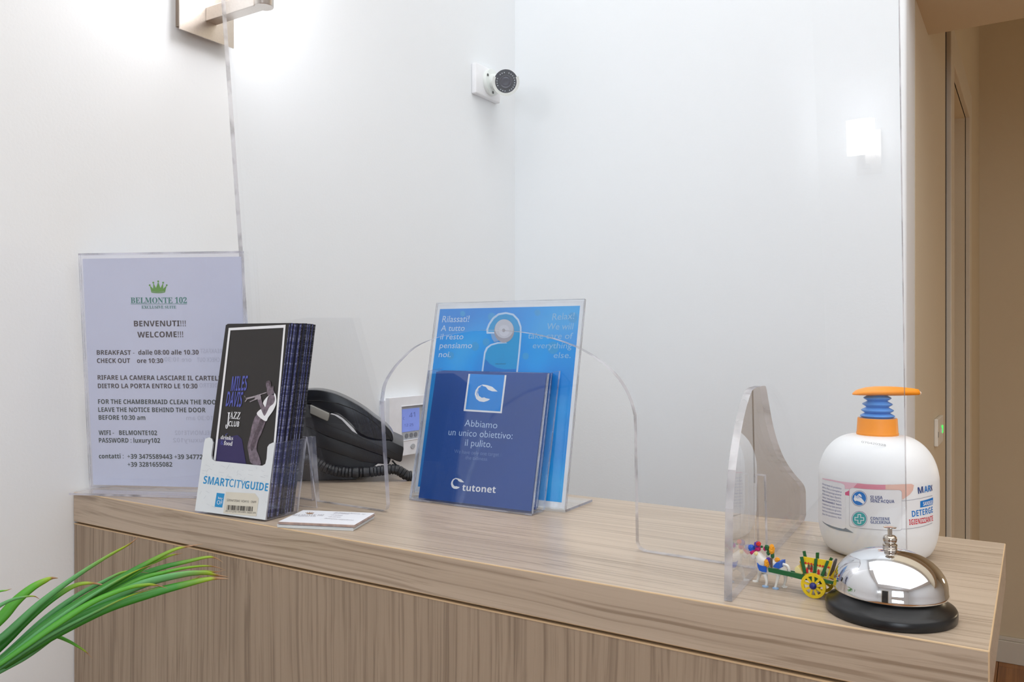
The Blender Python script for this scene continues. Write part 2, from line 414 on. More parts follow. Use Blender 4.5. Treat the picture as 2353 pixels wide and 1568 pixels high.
# ================================================================== RECEPTION DESK
X0, X1, Y0, Y1 = -.970, -.0225, .5535, .856
desk = empty('reception_desk', ((X0 + X1) / 2, (Y0 + Y1) / 2, 0), 'wood-grain laminate reception desk with a thick overhanging worktop against the white wall', 'desk')
mb = MB().box((X0, Y0, DZ - .0352), (X1, Y1, DZ)); mb.bevel(.0009, 2, mi=1); mb.build('worktop', [WTOP, EDGE], desk)
mb = MB().box((X0 + .0005, Y0 + .0008, 0), (X1 - .012, Y0 + .0188, DZ - .0385)); mb.build('front_panel', WFRONT, desk)
MB().box((X0 + .0005, Y0 + .0004, DZ - .0385), (X1 - .012, Y0 + .0188, DZ - .0373)).build('edge_strip', EDGE, desk)
MB().box((X1 - .03, Y0 + .019, 0), (X1 - .012, Y1 - .02, DZ - .0373)).build('side_panel', WFRONT, desk)
MB().box((X0 + .0005, Y0 + .019, 0), (X0 + .0185, Y1 - .02, DZ - .0373)).build('side_panel', WFRONT, desk)
MB().box((X0 + .0185, Y1 - .32, .72), (X1 - .03, Y1 - .02, .738)).build('inner_shelf', WFRONT, desk)

# ================================================================== ACRYLIC SCREEN
A = V3((-.72, .6652, DZ)); B = V3((-.186, .6522, DZ)); us = (B - A).normalized(); nb = V3((-us.y, us.x, 0))
LEAN = .085
A.z += .0005
fs = Frame(A, us, UP * 1 - nb * LEAN)
T = .0058
def H(x, y): return fs.hit(x, y, 0)
arch_px = [(873, 926), (878.5, 889), (891, 862), (915.5, 830), (952.5, 797), (1008, 774.7), (1082, 761.7), (1133.8, 760), (1193, 764), (1252, 774.7), (1304, 791), (1341, 808), (1378, 832), (1411, 861.6), (1433.5, 893), (1448, 926), (1456, 956)]
arch = sm2([H(x, y) for x, y in arch_px], 5)
la, lb = H(887, 1150); ra, rb = H(1461, 1240)
sl0, sl1 = H(718, 1100)[0] - .0032, H(718, 1100)[0] + .0032
hs = H(716, 1005)[1]
aL = H(560, 740)[0]; aR = H(2081, 1200)[0]; top = .80
fin_a = H(1748, 1200)[0]
pts = [(aL, 0), (sl0, 0), (sl0, hs), (sl1, hs), (sl1, 0), (la - .007, 0), (la - .002, .002), (la, .007)] + arch + [(ra, .007), (ra + .002, .002), (ra + .007, 0),
       (fin_a - .0033, 0), (fin_a - .0033, .075), (fin_a + .0033, .075), (fin_a + .0033, 0), (aR, 0), (aR, top), (aL, top)]
scr = empty('acrylic_screen', fs.p(.3, 0), 'tall clear acrylic hygiene screen with an arched hatch standing along the desk', 'screen')
mb = MB().prism(fs, pts, 0, T, 0, 1)
mb.build('screen_sheet', [CLEAR, RIM], scr)
# foot: profile in the plane running from front to back of the desk
g0 = PZ(1682.9, 1385); g1 = PZ(1849, 1198); uf = (g1 - g0).normalized()
g0.z += .0005
ff = Frame(g0, uf, UP)
fin_px = [(1682.9, 1385), (1686, 1170.7), (1691.8, 1081), (1702.5, 1002.9), (1713, 949), (1722, 917), (1728.5, 900), (1735, 893), (1745, 889.5), (1757, 886.8), (1761.5, 892), (1766.8, 920.7), (1775.7, 970.7), (1788, 1017), (1804, 1056), (1825.7, 1088.6), (1845, 1111), (1851, 1124), (1852.5, 1140), (1853, 1185), (1849, 1198)]
fp = [ff.hit(x, y) for x, y in fin_px]
fp[0] = (fp[0][0], 0); fp[-1] = (fp[-1][0], 0)
fp = [fp[0]] + sm2(fp[1:-1], 4) + [fp[-1]]
MB().prism(ff, fp, .0003, .0058, 0, 1).build('screen_foot', [plexi('clear_acrylic_foot', (250, 250, 251), gain=1.15), RIM], scr)
sa, sb = ff.hit(1746, 897); sc_, sd_ = ff.hit(1750.7, 1112)
MB().prism(ff, [(sa - .0005, sb), (sc_ - .0005, sd_), (sc_ + .0006, sd_), (sa + .0006, sb)], .0052, .0060, 0).build('foot_slot', RIMD, scr)

# ================================================================== SIGN HOLDER (front left)
fg = leanframe(-.9661, .5708, 24.83, -4.19)
w_, h_ = .2044, .2841
sg = empty('sign_holder', fg.p(w_ / 2, 0), 'clear sign holder with a printed white welcome sheet on the left end of the desk', 'sign')
MB().fbox(fg, 0, w_, .003, h_, 0, .0016, 0, 1).fbox(fg, 0, w_, .003, h_, .0032, .0048, 0, 1).fbox(fg, 0, w_, h_ - .0018, h_ + .0004, 0, .0048, 1, 1).build('clear_sleeve', [CLEAR2, RIM], sg)
fgb = Frame(fg.p(0, 0), fg.u, UP)
MB().fbox(fgb, -.001, w_, .0004, .003, -.036, .0048, 0).fbox(fgb, -.001, w_, .0006, .0028, -.0364, -.036, 1).build('sleeve_foot', [CLEAR2, RIM], sg)
paper = MB().fbox(fg, .004, w_ - .0025, .006, h_ - .006, .0019, .0029).build('welcome_sheet', mat('sheet_paper', (215, 222, 240), .7, var=.012), sg)
DKT = mat('print_dark_brown', (48, 30, 36), .6); DGT = mat('print_dark_green', (22, 48, 44), .6); LGT = mat('print_show_through', (196, 203, 222), .7)
TEALT = mat('print_teal', (40, 135, 120), .6); GRN = mat('print_leaf_green', (98, 165, 52), .6)
O1 = .0017
lettering('lettering', [
    ('BENVENUTI!!!', 'bold', 0, 308, 750.5, 427, 750, 13), ('WELCOME!!!', 'bold', 0, 316, 776, 421, 775, 13),
    ('BREAKFAST -', 'bold', 0, 222.5, 815.5, 309, 816, 10.5), ('dalle 08:00 alle 10.30', 'bold', 0, 318, 815.5, 456.5, 815, 10.5),
    ('CHECK OUT', 'bold', 0, 223, 834.5, 299, 834.5, 10.5), ('ore 10:30', 'bold', 0, 315, 834.5, 375, 834.5, 10.5),
    ('RIFARE LA CAMERA LASCIARE IL CARTELLO', 'bold', 0, 224.5, 873, 520, 875, 10.5),
    ('DIETRO LA PORTA ENTRO LE 10:30', 'bold', 0, 225, 892.5, 454, 893, 10.5)], fg, O1, DKT, sg)
lettering('lettering', [
    ('FOR THE CHAMBERMAID CLEAN THE ROOM', 'bold', 0, 225.5, 928.5, 509, 930, 10.5),
    ('LEAVE THE NOTICE BEHIND THE DOOR', 'bold', 0, 226, 947, 472.5, 948, 10.5),
    ('BEFORE 10:30 am', 'bold', 0, 227, 965, 334, 965.5, 10.5),
    ('WIFI -', 'bold', 0, 227, 1000, 262, 1000, 10.5), ('BELMONTE102', 'bold', 0, 274, 1000, 361, 1000.5, 10.5),
    ('PASSWORD : luxury102', 'bold', 0, 227.5, 1017.5, 368, 1018, 10.5),
    ('contatti :', 'bold', 0, 227.5, 1054, 284, 1054, 10.5), ('+39 3475589443 +39 3477261', 'bold', 0, 293, 1054.5, 480, 1056, 10.5),
    ('+39 3281655082', 'bold', 0, 293.5, 1073, 396, 1073, 10.5)], fg, O1, DGT, sg)
lettering('lettering', [
    ('BREAKFAST -', 'bold', 0, 455, 812, 518, 812, 10, 0, True), ('CHECK OUT', 'bold', 0, 453, 832, 505, 832, 10, 0, True),
    ('ore 10:30', 'bold', 0, 378, 831, 440, 832, 10, 0, True), ('DIETRO LA', 'bold', 0, 440, 891, 500, 891, 10, 0, True),
    ('10:30 am', 'bold', 0, 428, 966, 490, 966, 10, 0, True), ('BELMONTE102', 'bold', 0, 402, 1000, 490, 1000, 10, 0, True),
    ('luxury102', 'bold', 0, 398, 1017, 470, 1017, 10, 0, True)], fg, O1 + .0001, LGT, sg)
lettering('lettering', [('BELMONTE 102', 'serif', 0, 300.5, 697, 429.5, 697, 13), ('EXCLUSIVE SUITE', 'serif', 0, 325.5, 709.5, 405, 709.5, 6.8)], fg, O1, TEALT, sg)
MB().flat(fg, pxpoly(fg, [(300.5, 699.4), (429.5, 699.4), (429.5, 698.5), (300.5, 698.5)], O1), O1).build('logo_rule', TEALT, sg)
def crown(fr, x, y, w, h, off, m, parent):
    P = [(-.40, 0), (-.5, -.62), (-.3, -.32), (-.29, -.82), (-.13, -.38), (0, -.92), (.13, -.38), (.29, -.82), (.3, -.32), (.5, -.62), (.40, 0), (.2, .05), (0, .07), (-.2, .05)]
    mb = MB().flat(fr, pxpoly(fr, [(x + a * w, y + b * h) for a, b in P], off), off)
    for a, b in ((-.5, -.62), (-.29, -.84), (0, -.95), (.29, -.84), (.5, -.62)):
        mb.flat(fr, pxpoly(fr, [(x + a * w + .055 * w * cos(t * pi / 6), y + b * h + .055 * w * sin(t * pi / 6)) for t in range(12)], off - .00003), off - .00003)
    return mb.build('crown_logo', m, parent)
crown(fg, 363.5, 672.5, 39, 27, O1, GRN, sg)
MB().flat(fg, pxpoly(fg, [(349, 670.5), (363.5, 673), (378, 670.5), (378, 669.6), (363.5, 672), (349, 669.6)], O1 - .0001), O1 - .0001).build('crown_band', mat('sheet_paper', (215, 222, 240)), sg)

# ================================================================== FLYER HOLDER WITH FLYERS
gA = 4.8; fl = leanframe(-.7424, .5578, gA, 10.0)
gw = .0935; dep = .042
hold = empty('flyer_holder', fl.p(gw / 2, 0, .02), 'clear flyer holder with a printed white front at the front edge of the desk', 'flyer holder')
hx0, hx1 = -.0030, gw + .0022
fl0 = Frame(fl.O, fl.u, UP)
def hf(x, y): return fl.hit(x, y, -.001)
cut = sm2([hf(469 + 0, 1177 - 3)], 1)
ear = [(hx0, .0015), (hx1, .0015), (hx1, hf(636, 1019)[1]), (hf(631, 1018)[0], hf(636, 1018)[1]), (hf(622, 1022)[0], hf(622, 1022)[1]), (hf(618, 1028)[0], hf(618, 1028)[1]), (hf(616, 1055)[0], hf(616, 1055)[1]),
       (hf(613, 1067)[0], hf(613, 1067)[1]), (hf(606, 1071)[0], hf(606, 1071)[1]), (hf(497, 1060)[0], hf(497, 1060)[1]), (hf(491, 1056)[0], hf(491, 1056)[1]), (hf(489, 1047)[0], hf(489, 1047)[1]),
       (hf(493, 1018)[0], hf(493, 1018)[1]), (hf(491, 1010)[0], hf(491, 1010)[1]), (hf(485, 1006)[0], hf(485, 1006)[1]), (hx0 + .001, hf(480, 1009)[1]), (hx0, hf(480, 1016)[1])]
MB().prism(fl, ear, -.0028, -.0012, 0, 1).build('clear_front', [CLEAR2, RIM], hold)
PRW = mat('printed_white_card', (222, 228, 232), .5, var=.02, scale=60)
MB().prism(fl, [(a, b) for a, b in ear], -.0032, -.0029).build('printed_front', PRW, hold)
sh = hf(698, 1011)[1]
# clear sides, bottom, back and rear leg
def side(a):
    fk = shifted(fl, dep)
    P = [fl.p(a, .0015, -.0012), fk.p(a, .0015), fk.p(a, .078), fl.p(a, hf(636, 1019)[1], -.0012)]
    Q = [p + fl.u * .0015 for p in P]; return P + Q
for q_ in (hx0, hx1 - .0015): MB().quad8(side(q_), 0, 1).build('clear_side', [CLEAR2, RIM], hold)
MB().fbox(fl0, hx0, hx1, .0003, .0020, -.003, dep + .002, 0).build('clear_bottom', [CLEAR2, RIM], hold)
fk = shifted(fl, dep)
MB().fbox(fk, hx0, hx1, .002, .080, 0, .0017, 0, 1).build('clear_back', [CLEAR2, RIM], hold)
tb = fl.p(0, .080, dep + .0008)
P = [fk.p(hx0, .0795, .0004), fk.p(hx1, .0795, .0004)]
foot = fl.p(0, 0, 0) + V3((-sin(radians(gA)), cos(radians(gA)), 0)) * (dep + .031); foot.z = DZ + .0004
fa = foot - fl.u * .003; fb = foot + fl.u * hx1
off = V3((-sin(radians(gA)), cos(radians(gA)), 0)) * .0017
MB().quad8([fa, fb, P[1], P[0], fa + off, fb + off, P[1] + off, P[0] + off], 0, 1).build('rear_leg', [CLEAR2, RIM], hold)
HB = mat('print_sky_blue', (30, 145, 205), .5)
OC = -.00335
lettering('lettering', [('SMART', 'bold', 0, 466.5, 1111.5, 525, 1119.5, 18), ('GUIDE', 'bold', 0, 561.5, 1123, 615, 1129.5, 18)], fl, OC, HB, hold)
lettering('lettering', [('CITY', 'thin', .004, 525.5, 1118.5, 562, 1124, 18)], fl, OC, HB, hold)
MB().flat(fl, pxpoly(fl, [(493, 1165), (510.5, 1167), (516, 1135), (498, 1133)], OC), OC).build('logo_patch', HB, hold)
WT = mat('print_white', (236, 238, 242), .5)
lettering('lettering', [('key', 'thin', .004, 501, 1147, 511, 1148.5, 5), ('OF', 'sans', 0, 498, 1159, 511, 1160.5, 9)], fl, OC - .00012, WT, hold)
STK = mat('cream_sticker', (216, 212, 198), .6)
MB().flat(fl, pxpoly(fl, [(513, 1180), (589, 1187), (594.5, 1146), (586, 1134.5), (519, 1131)], OC - .0001), OC - .0001).build('sticker', STK, hold)
BLK = mat('print_black', (38, 34, 34), .6)
mb = MB(); x = 522.0; random.seed(3)
while x < 581:
    w = random.choice((.7, 1.1, 1.8)); y = 1161 + (x - 522) * .065
    mb.flat(fl, pxpoly(fl, [(x - 1, y + 11), (x + w - 1, y + 11 + .06 * w), (x + w, y + .06 * w), (x, y)], OC - .0002), OC - .0002); x += w + random.choice((.6, .9, 1.6))
mb.build('barcode', BLK, hold)
lettering('lettering', [('PMO   01NOV  0405744952', 'sans', 0, 588, 1157, 521, 1152, -5), ('PH 4341 PRV/AV SEQ 01/06', 'sans', 0, 587, 1181.5, 518, 1176.5, -4)], fl, OC - .0002, BLK, hold)
# faint street map strokes on the white front
mb = MB(); random.seed(11)
for _ in range(110):
    x = random.uniform(462, 612); y = random.uniform(1066, 1180)
    if y > 1095 + (x - 466) * .13 and y < 1124 + (x - 466) * .13: continue
    if y > 1122 and x > 490 and x < 598: continue
    t = random.choice((.5, .55, 2.1, .15)) + random.uniform(-.1, .1); l = random.uniform(3, 12)
    dx, dy = cos(t) * l, sin(t) * l; nx, ny = -sin(t) * .35, cos(t) * .35
    mb.flat(fl, pxpoly(fl, [(x, y), (x + dx, y + dy), (x + dx + nx, y + dy + ny), (x + nx, y + ny)], OC), OC)
mb.build('map_print', mat('print_pale_grey', (176, 184, 192), .6), hold)
# flyers
FLW, FLH = .0905, .1985
def speck(name, base, hi, sc):
    m = bpy.data.materials.new(name); nt, b, N, L = nodes(m)
    tc = N.new('ShaderNodeTexCoord'); nz = N.new('ShaderNodeTexNoise'); nz.inputs['Scale'].default_value = sc; nz.inputs['Detail'].default_value = 4
    L.new(tc.outputs['Object'], nz.inputs['Vector']); cr = N.new('ShaderNodeValToRGB')
    cr.color_ramp.elements[0].position = .48; cr.color_ramp.elements[1].position = .66
    cr.color_ramp.elements[0].color = lin(base); cr.color_ramp.elements[1].color = lin(hi)
    L.new(nz.outputs['Fac'], cr.inputs['Fac']); L.new(cr.outputs['Color'], b.inputs['Base Color']); b.inputs['Roughness'].default_value = .5; return m
FBK = mat('flyer_black', (38, 35, 35), .45, var=.04)
EB = speck('flyer_edge_blue', (62, 66, 118), (150, 155, 190), 700); EK = speck('flyer_edge_black', (16, 16, 22), (120, 120, 130), 900); EN = mat('flyer_edge_navy', (22, 24, 50), .5)
def flyer_mesh(edge):
    f0 = Frame((0, 0, 0), (1, 0, 0), (0, 0, 1))
    me = mesh_of(MB().fbox(f0, 0, FLW, 0, FLH, 0, .0011, 0, 1).bm); me.materials.append(FBK); me.materials.append(edge); return me
FM = {k: flyer_mesh(e) for k, e in (('blue', EB), ('black', EK), ('navy', EN))}
rot = Matrix((fl.u, fl.n, fl.v)).transposed().to_4x4()
NF = 31; seq = ['blue', 'navy', 'blue', 'blue', 'navy', 'blue', 'blue', 'blue', 'navy', 'blue', 'navy', 'navy', 'blue', 'blue', 'blue', 'black', 'navy', 'blue', 'navy', 'black', 'black', 'blue', 'black', 'navy', 'blue', 'navy', 'black', 'blue', 'navy', 'black', 'black']
lab = {'blue': 'thin flyer with a blue speckled edge packed behind the jazz flyer in the clear holder', 'navy': 'thin flyer with a dark navy edge packed behind the jazz flyer in the clear holder', 'black': 'thin flyer with a black flecked edge toward the back of the clear holder'}
random.seed(5)
for i in range(NF):
    o = bpy.data.objects.new('flyer', FM[seq[i]]); COL.objects.link(o)
    jit = 0 if i == 0 else random.uniform(-.0006, .0007)
    hgt = .0022 + (0 if i == 0 else random.uniform(-.0, .0012))
    o.matrix_world = Matrix.Translation(shifted(fl, .0003 + i * (dep - .0025) / NF).p(.0015 + jit, hgt)) @ rot
    if i == 0: setp(o, 'black jazz club flyer with a white border and a trumpet player, front of the stack', 'flyer', 'flyers packed in the clear holder'); fly0 = o
    else: setp(o, lab[seq[i]], 'flyer', 'flyers packed in the clear holder, ' + seq[i] + ' edged')
bpy.context.view_layer.update()
def kid(o, parent_mesh_obj):
    """re-hang a world-built part under a rotated mesh thing"""
    if isinstance(o, list): return [kid(q, parent_mesh_obj) for q in o]
    mw = Matrix.Translation(wloc(o))
    o.parent = parent_mesh_obj; o.matrix_parent_inverse = parent_mesh_obj.matrix_world.inverted(); o.matrix_basis = mw; return o
for ob in [fly0]: pass
OF = .0001
def fpoly(name, pxs, m, c=OF - .0001, sm=False):
    o = MB().flat(fl, pxpoly(fl, pxs, c), c).build(name, m, None); return kid(o, fly0)
bw = [(527, 755.5), (655, 747), (629, 1062), (490, 1060)]
mb = MB()
oa = pxpoly(fl, [(525.5, 754), (656.5, 746.5), (625.5, 1110), (486, 1100)], -.0001); ia = pxpoly(fl, [(529.5, 759.5), (651.5, 753.5), (621, 1110), (490.5, 1100)], -.0001)
for i in (0, 1, 3):
    j = (i + 1) % 4; mb.flat(fl, [oa[i], oa[j], ia[j], ia[i]], -.0001)
kid(mb.build('white_border', WT, None), fly0)
PUR = mat('print_indigo', (84, 92, 178), .5); INDG = mat('print_deep_indigo', (48, 40, 92), .5)
fpoly('indigo_patch', [(499, 1010), (546, 1000), (556, 1010), (566, 1070), (497, 1064)], INDG)
TO = -.00022
kid(lettering('lettering', [('MILES', 'bold', 0, 530, 899, 566, 897.5, 33.5, .05), ('DAVIS', 'bold', 0, 518, 934, 554, 935.5, 34, .05)], fl, TO, PUR, None), fly0)
kid(lettering('lettering', [('J', 'serif', 0, 518, 981, 526, 981, 33), ('AZZ', 'serif', 0, 527, 962, 551, 964, 16), ('CLUB', 'bold', 0, 525, 980, 549, 981, 12), ('drinks', 'serif', 0, 507, 1009.5, 535, 1012, 9), ('food', 'serif', 0, 514, 1023, 533.5, 1025, 10)], fl, TO, WT, None), fly0)
kid(lettering('lettering', [('&', 'sans', 0, 506.5, 1022, 513, 1022.5, 9), ('/', 'bold', 0, 517, 1001, 523, 1001, 5)], fl, TO, PUR, None), fly0)
SK1 = mat('print_grey_lilac', (116, 104, 116), .5, var=.35, scale=260); SK2 = mat('print_mid_grey', (84, 72, 82), .5, var=.5, scale=300); SK3 = mat('print_light_grey', (160, 152, 160), .5, var=.3, scale=300)
def fig(name, zpts, m, c):  # pts in the crop 470..740 x 720..1080 scaled 4.3556
    q = pxpoly(fl, [(470 + x / 4.3556, 720 + y / 4.3556) for x, y in zpts], c)
    if name != 'player_trumpet': q = sm2(q, 4, True)
    return kid(MB().flat(fl, q, c).build(name, m, None), fly0)
fig('player_trousers', [(520, 1020), (480, 1110), (455, 1230), (430, 1330), (440, 1400), (465, 1500), (560, 1520), (545, 1430), (520, 1360), (540, 1260), (570, 1200), (610, 1080), (590, 1040)], SK1, TO)
fig('player_fold', [(560, 1060), (540, 1120), (500, 1210), (460, 1320), (470, 1380), (500, 1340), (530, 1240), (570, 1150), (600, 1080)], SK2, TO - .00005)
fig('player_shirt', [(615, 850), (585, 900), (600, 940), (550, 970), (525, 1015), (610, 1082), (640, 1040), (690, 970), (717, 900), (715, 830), (700, 800), (690, 830), (660, 815)], WT, TO - .00008)
fig('player_arm', [(640, 830), (690, 820), (705, 860), (690, 905), (650, 940), (620, 1000), (598, 1028), (575, 985), (550, 920), (528, 855), (550, 820), (566, 850), (580, 910), (600, 935), (612, 930)], SK1, TO - .00012)
fig('player_head', [(618, 690), (640, 675), (662, 690), (668, 735), (690, 730), (690, 770), (700, 800), (668, 815), (640, 822), (625, 800), (624, 760), (616, 730)], SK1, TO - .00012)
fig('player_hand', [(520, 830), (535, 815), (552, 822), (566, 838), (560, 862), (540, 868), (524, 856)], SK3, TO - .0002)
fig('player_hair', [(640, 674), (622, 686), (618, 700), (640, 700), (652, 730), (668, 750), (690, 745), (688, 728), (668, 735), (662, 690)], SK2, TO - .00016)
fig('player_trumpet', [(402, 822), (410, 850), (500, 828), (620, 790), (620, 798), (560, 818), (562, 850), (500, 872), (455, 892), (450, 885), (500, 862), (505, 842), (430, 862), (406, 892), (402, 885), (418, 860), (400, 835)], SK3, TO - .00016)

# ================================================================== BUSINESS CARDS
ca = radians(21.6); cu = V3((cos(ca), sin(ca), 0)); cv = V3((-sin(ca), cos(ca), 0))
c0 = PZ(637, 1213)
random.seed(9)
CW, CH = .0775, .0555
CARD = mat('card_stock', (236, 238, 244), .5, var=.01); CE = [mat('card_edge_white', (222, 226, 226), .6), mat('card_edge_print', (206, 170, 150), .6, var=.35, scale=120), mat('card_edge_grey', (150, 146, 152), .6, var=.4, scale=150)]
f0 = Frame((0, 0, 0), (1, 0, 0), (0, 1, 0))
zz = DZ + .0002
for i in range(12):
    tk = .00042; me = mesh_of(MB().box((0, 0, 0), (CW, CH, tk)).bm)
    e = CE[0] if i < 6 else (CE[1] if i % 2 else CE[2])
    me.materials.append(CARD); me.materials.append(e)
    for p in me.polygons: p.material_index = 0 if abs(p.normal.z) > .5 else 1
    o = bpy.data.objects.new('business_card', me); COL.objects.link(o)
    sh_ = V3((0, 0, 0)) if i < 6 else cu * .0012 + cv * -.0005
    o.location = c0 + cu * random.uniform(-.0004, .0004) + cv * random.uniform(-.0003, .0003) + sh_; o.location.z = zz
    o.rotation_euler = (0, 0, ca + (random.uniform(-.006, .006) if i < 11 else 0))
    zz += tk + .00003 + (.0004 if i == 5 else 0)
    setp(o, 'white business card with a small bronze crown, topmost of the pile beside the flyer holder' if i == 11 else
         ('business card with a printed coloured edge just under the top card of the pile' if i > 5 else 'plain white-edged business card low in the pile beside the flyer holder'), 'business card', 'business cards in a pile' if i == 11 else ('upper cards of the pile' if i > 5 else 'lower cards of the pile'))
topc = o; bpy.context.view_layer.update()
fc = Frame((0, 0, zz), (1, 0, 0), (0, 1, 0)); fc.u = cu; fc.v = cv; fc.n = V3((0, 0, -1)); fc.O = V3((c0.x, c0.y, zz))
GT = mat('print_soft_grey', (164, 160, 166), .6); BRZ = mat('print_bronze', (146, 104, 62), .5)
kid(lettering('lettering', [('BELMONTE 102', 'serif', 0, 671, 1185.5, 742, 1186, 3.2), ('EXCLUSIVE SUITE', 'serif', 0, 685, 1187.5, 725, 1187.8, 1.4),
    ('Via Principe di Belmonte, 102', 'sans', 0, 768, 1179, 837, 1183, 2), ('90139 Palermo', 'sans', 0, 765, 1180.5, 800, 1182.5, 1.8), ('+39 3475589', 'sans', 0, 758, 1184.5, 785, 1186, 1.8),
    ('+39 3281655', 'sans', 0, 753, 1188.5, 781, 1190, 1.8), ('belmonte102palermo', 'sans', 0, 745, 1192.5, 811, 1197, 2)], fc, -.00006, GT, None), topc)
kid(crown(fc, 712, 1181.5, 17, 4.2, -.00006, BRZ, None), topc)

# ================================================================== BLUE DISPLAY STAND
fpn = leanframe(-.6158, .7557, 1.83, 12.01); pw, ph = .1994, .2312
ds = empty('display_stand', fpn.p(pw / 2, 0), 'clear display stand with a bright blue poster and a leaflet pocket behind the arched hatch', 'display stand')
MB().fbox(fpn, 0, pw, .002, ph, -.0016, 0, 0, 1).fbox(fpn, 0, pw, .002, ph, .0008, .0024, 0, 1).build('clear_back_panel', [CLEAR, RIMB], ds)
fpb = Frame(fpn.O, fpn.u, UP)
MB().fbox(fpb, 0, pw, .0003, .0030, -.001, .066, 0).fbox(fpb, pw, pw + .0003, .0006, .0028, 0, .066, 1).build('clear_foot', [CLEAR, RIMB], ds)
MB().fbox(fpn, .0015, pw - .0015, .004, ph - .002, .0001, .0007).build('poster_card', WT, ds)
def sky(name):
    m = bpy.data.materials.new(name); nt, b, N, L = nodes(m)
    tc = N.new('ShaderNodeTexCoord'); vo = N.new('ShaderNodeTexNoise'); vo.inputs['Scale'].default_value = 13; vo.inputs['Detail'].default_value = 1
    L.new(tc.outputs['Object'], vo.inputs['Vector']); cr = N.new('ShaderNodeValToRGB')
    cr.color_ramp.elements[0].position = .35; cr.color_ramp.elements[1].position = .78
    cr.color_ramp.elements[0].color = lin((0, 136, 224)); cr.color_ramp.elements[1].color = lin((60, 176, 238))
    e = cr.color_ramp.elements.new(.55); e.color = lin((0, 156, 236))
    L.new(vo.outputs['Fac'], cr.inputs['Fac']); L.new(cr.outputs['Color'], b.inputs['Base Color']); b.inputs['Roughness'].default_value = .4; return m
PB = -.0002 - .0017
MB().fbox(fpn, .0055, pw - .0055, .010, ph - .0075, -.00005, .00008).build('blue_print', sky('poster_blue'), ds)
PO = -.00012
PLB = mat('print_pale_blue', (186, 212, 240), .5); PMB = mat('print_light_cyan', (60, 168, 220), .5); PCB = mat('print_cyan', (0, 152, 214), .5); PDB = mat('print_azure', (0, 120, 205), .5); PSB = mat('print_soft_blue', (52, 158, 222), .5)
mb = MB(); Z5 = lambda x, y: (980 + x / 6.192, 680 + y / 6.192)
for bi, (x, y, r) in enumerate(((515, 255, 40), (1580, 240, 48), (690, 720, 62), (850, 660, 55), (2080, 310, 75), (1410, 860, 50), (1800, 740, 90), (340, 850, 55), (930, 300, 60))):
    mb = MB(); mb.flat(fpn, pxpoly(fpn, [Z5(x + r * .9 * cos(2 * pi * k / 20), y + r * sin(2 * pi * k / 20)) for k in range(20)], PO), PO - bi * .000004)
    mb.build('bokeh_print', PSB, ds)
lettering('lettering', [('Rilassati!', '', .004, 1015.5, 741, 1077, 740, 14.5, .08), ('A tutto', '', .004, 1012.5, 761, 1067, 760.5, 13, .08), ('il resto', '', .004, 1011, 780.5, 1064, 780, 13, .08), ('pensiamo', '', .004, 1009.5, 800.5, 1084, 800.5, 13, .08), ('noi.', '', .004, 1007.5, 821, 1035, 821, 13, .08)], fpn, PO - .0001, PLB, ds)
lettering('lettering', [('Relax!', '', 0, 1268.5, 736, 1319, 733, 15, .08), ('We will', '', 0, 1255.5, 757.5, 1316, 757.5, 14.5, .08), ('take care of', '', 0, 1212.5, 778.5, 1315, 779, 13.5, .08), ('everything', '', 0, 1223.5, 800.5, 1313, 801, 13, .08), ('else.', '', 0, 1271.5, 823, 1311, 823, 13, .08)], fpn, PO - .0001, mat('print_mid_pale_blue', (140, 192, 232), .5), ds)
def z5poly(name, P, m, c, n=0, closed=True):
    q = pxpoly(fpn, [Z5(x, y) for x, y in P], c)
    if n: q = sm2(q, n, True)
    return MB().flat(fpn, q, c).build(name, m, ds)
outer = [(780, 1100), (815, 850), (835, 760), (880, 700), (960, 662), (1100, 655), (1150, 668), (960, 660), (925, 600), (915, 540), (855, 540), (850, 490), (870, 420), (930, 320), (1010, 255), (1130, 232), (1240, 258), (1320, 340), (1352, 440), (1352, 560), (1330, 800), (1300, 1085)]
z5poly('hanger_rim', [(778, 1120), (800, 950), (820, 800), (850, 735), (910, 690), (1010, 660), (1120, 660), (1000, 600), (965, 540), (855, 540), (850, 480), (880, 400), (940, 310), (1020, 250), (1130, 232), (1240, 256), (1315, 335), (1352, 440), (1352, 560), (1330, 820), (1296, 1120)], PLB, PO - .0001)
z5poly('hanger_face', [(802, 1120), (822, 950), (842, 815), (872, 750), (925, 708), (1020, 682), (1150, 676), (1040, 600), (965, 512), (878, 510), (878, 480), (905, 410), (960, 330), (1030, 276), (1130, 258), (1225, 280), (1292, 350), (1328, 445), (1328, 560), (1306, 820), (1272, 1120)], PCB, PO - .0002)
z5poly('hanger_shade', [(802, 1120), (815, 1020), (840, 900), (900, 970), (1000, 1025), (1120, 1048), (1280, 1042), (1272, 1120)], PDB, PO - .00025)
z5poly('knob_stem', [(965, 540), (915, 545), (930, 610), (965, 660), (1010, 650), (1040, 620)], mat('print_haze_blue', (120, 165, 215), .5), PO - .00025)
z5poly('door_knob_print', [(1105 + 142 * cos(k * pi / 16), 500 + 166 * sin(k * pi / 16)) for k in range(32)], mat('print_grey', (160, 160, 172), .5, var=.1, scale=30), PO - .0003)
z5poly('door_knob_print', [(1105 + 130 * cos(k * pi / 16), 470 + 135 * sin(k * pi / 16)) for k in range(32)], mat('print_silver', (190, 194, 206), .5), PO - .00034)
z5poly('door_knob_print', [(1105 + 75 * cos(k * pi / 16), 495 + 82 * sin(k * pi / 16)) for k in range(32)], mat('print_pale_silver', (200, 204, 216), .5), PO - .00038)
z5poly('door_knob_print', [(1098 + 22 * cos(k * pi / 8), 492 + 26 * sin(k * pi / 8)) for k in range(16)], mat('print_grey', (160, 160, 172)), PO - .00042)
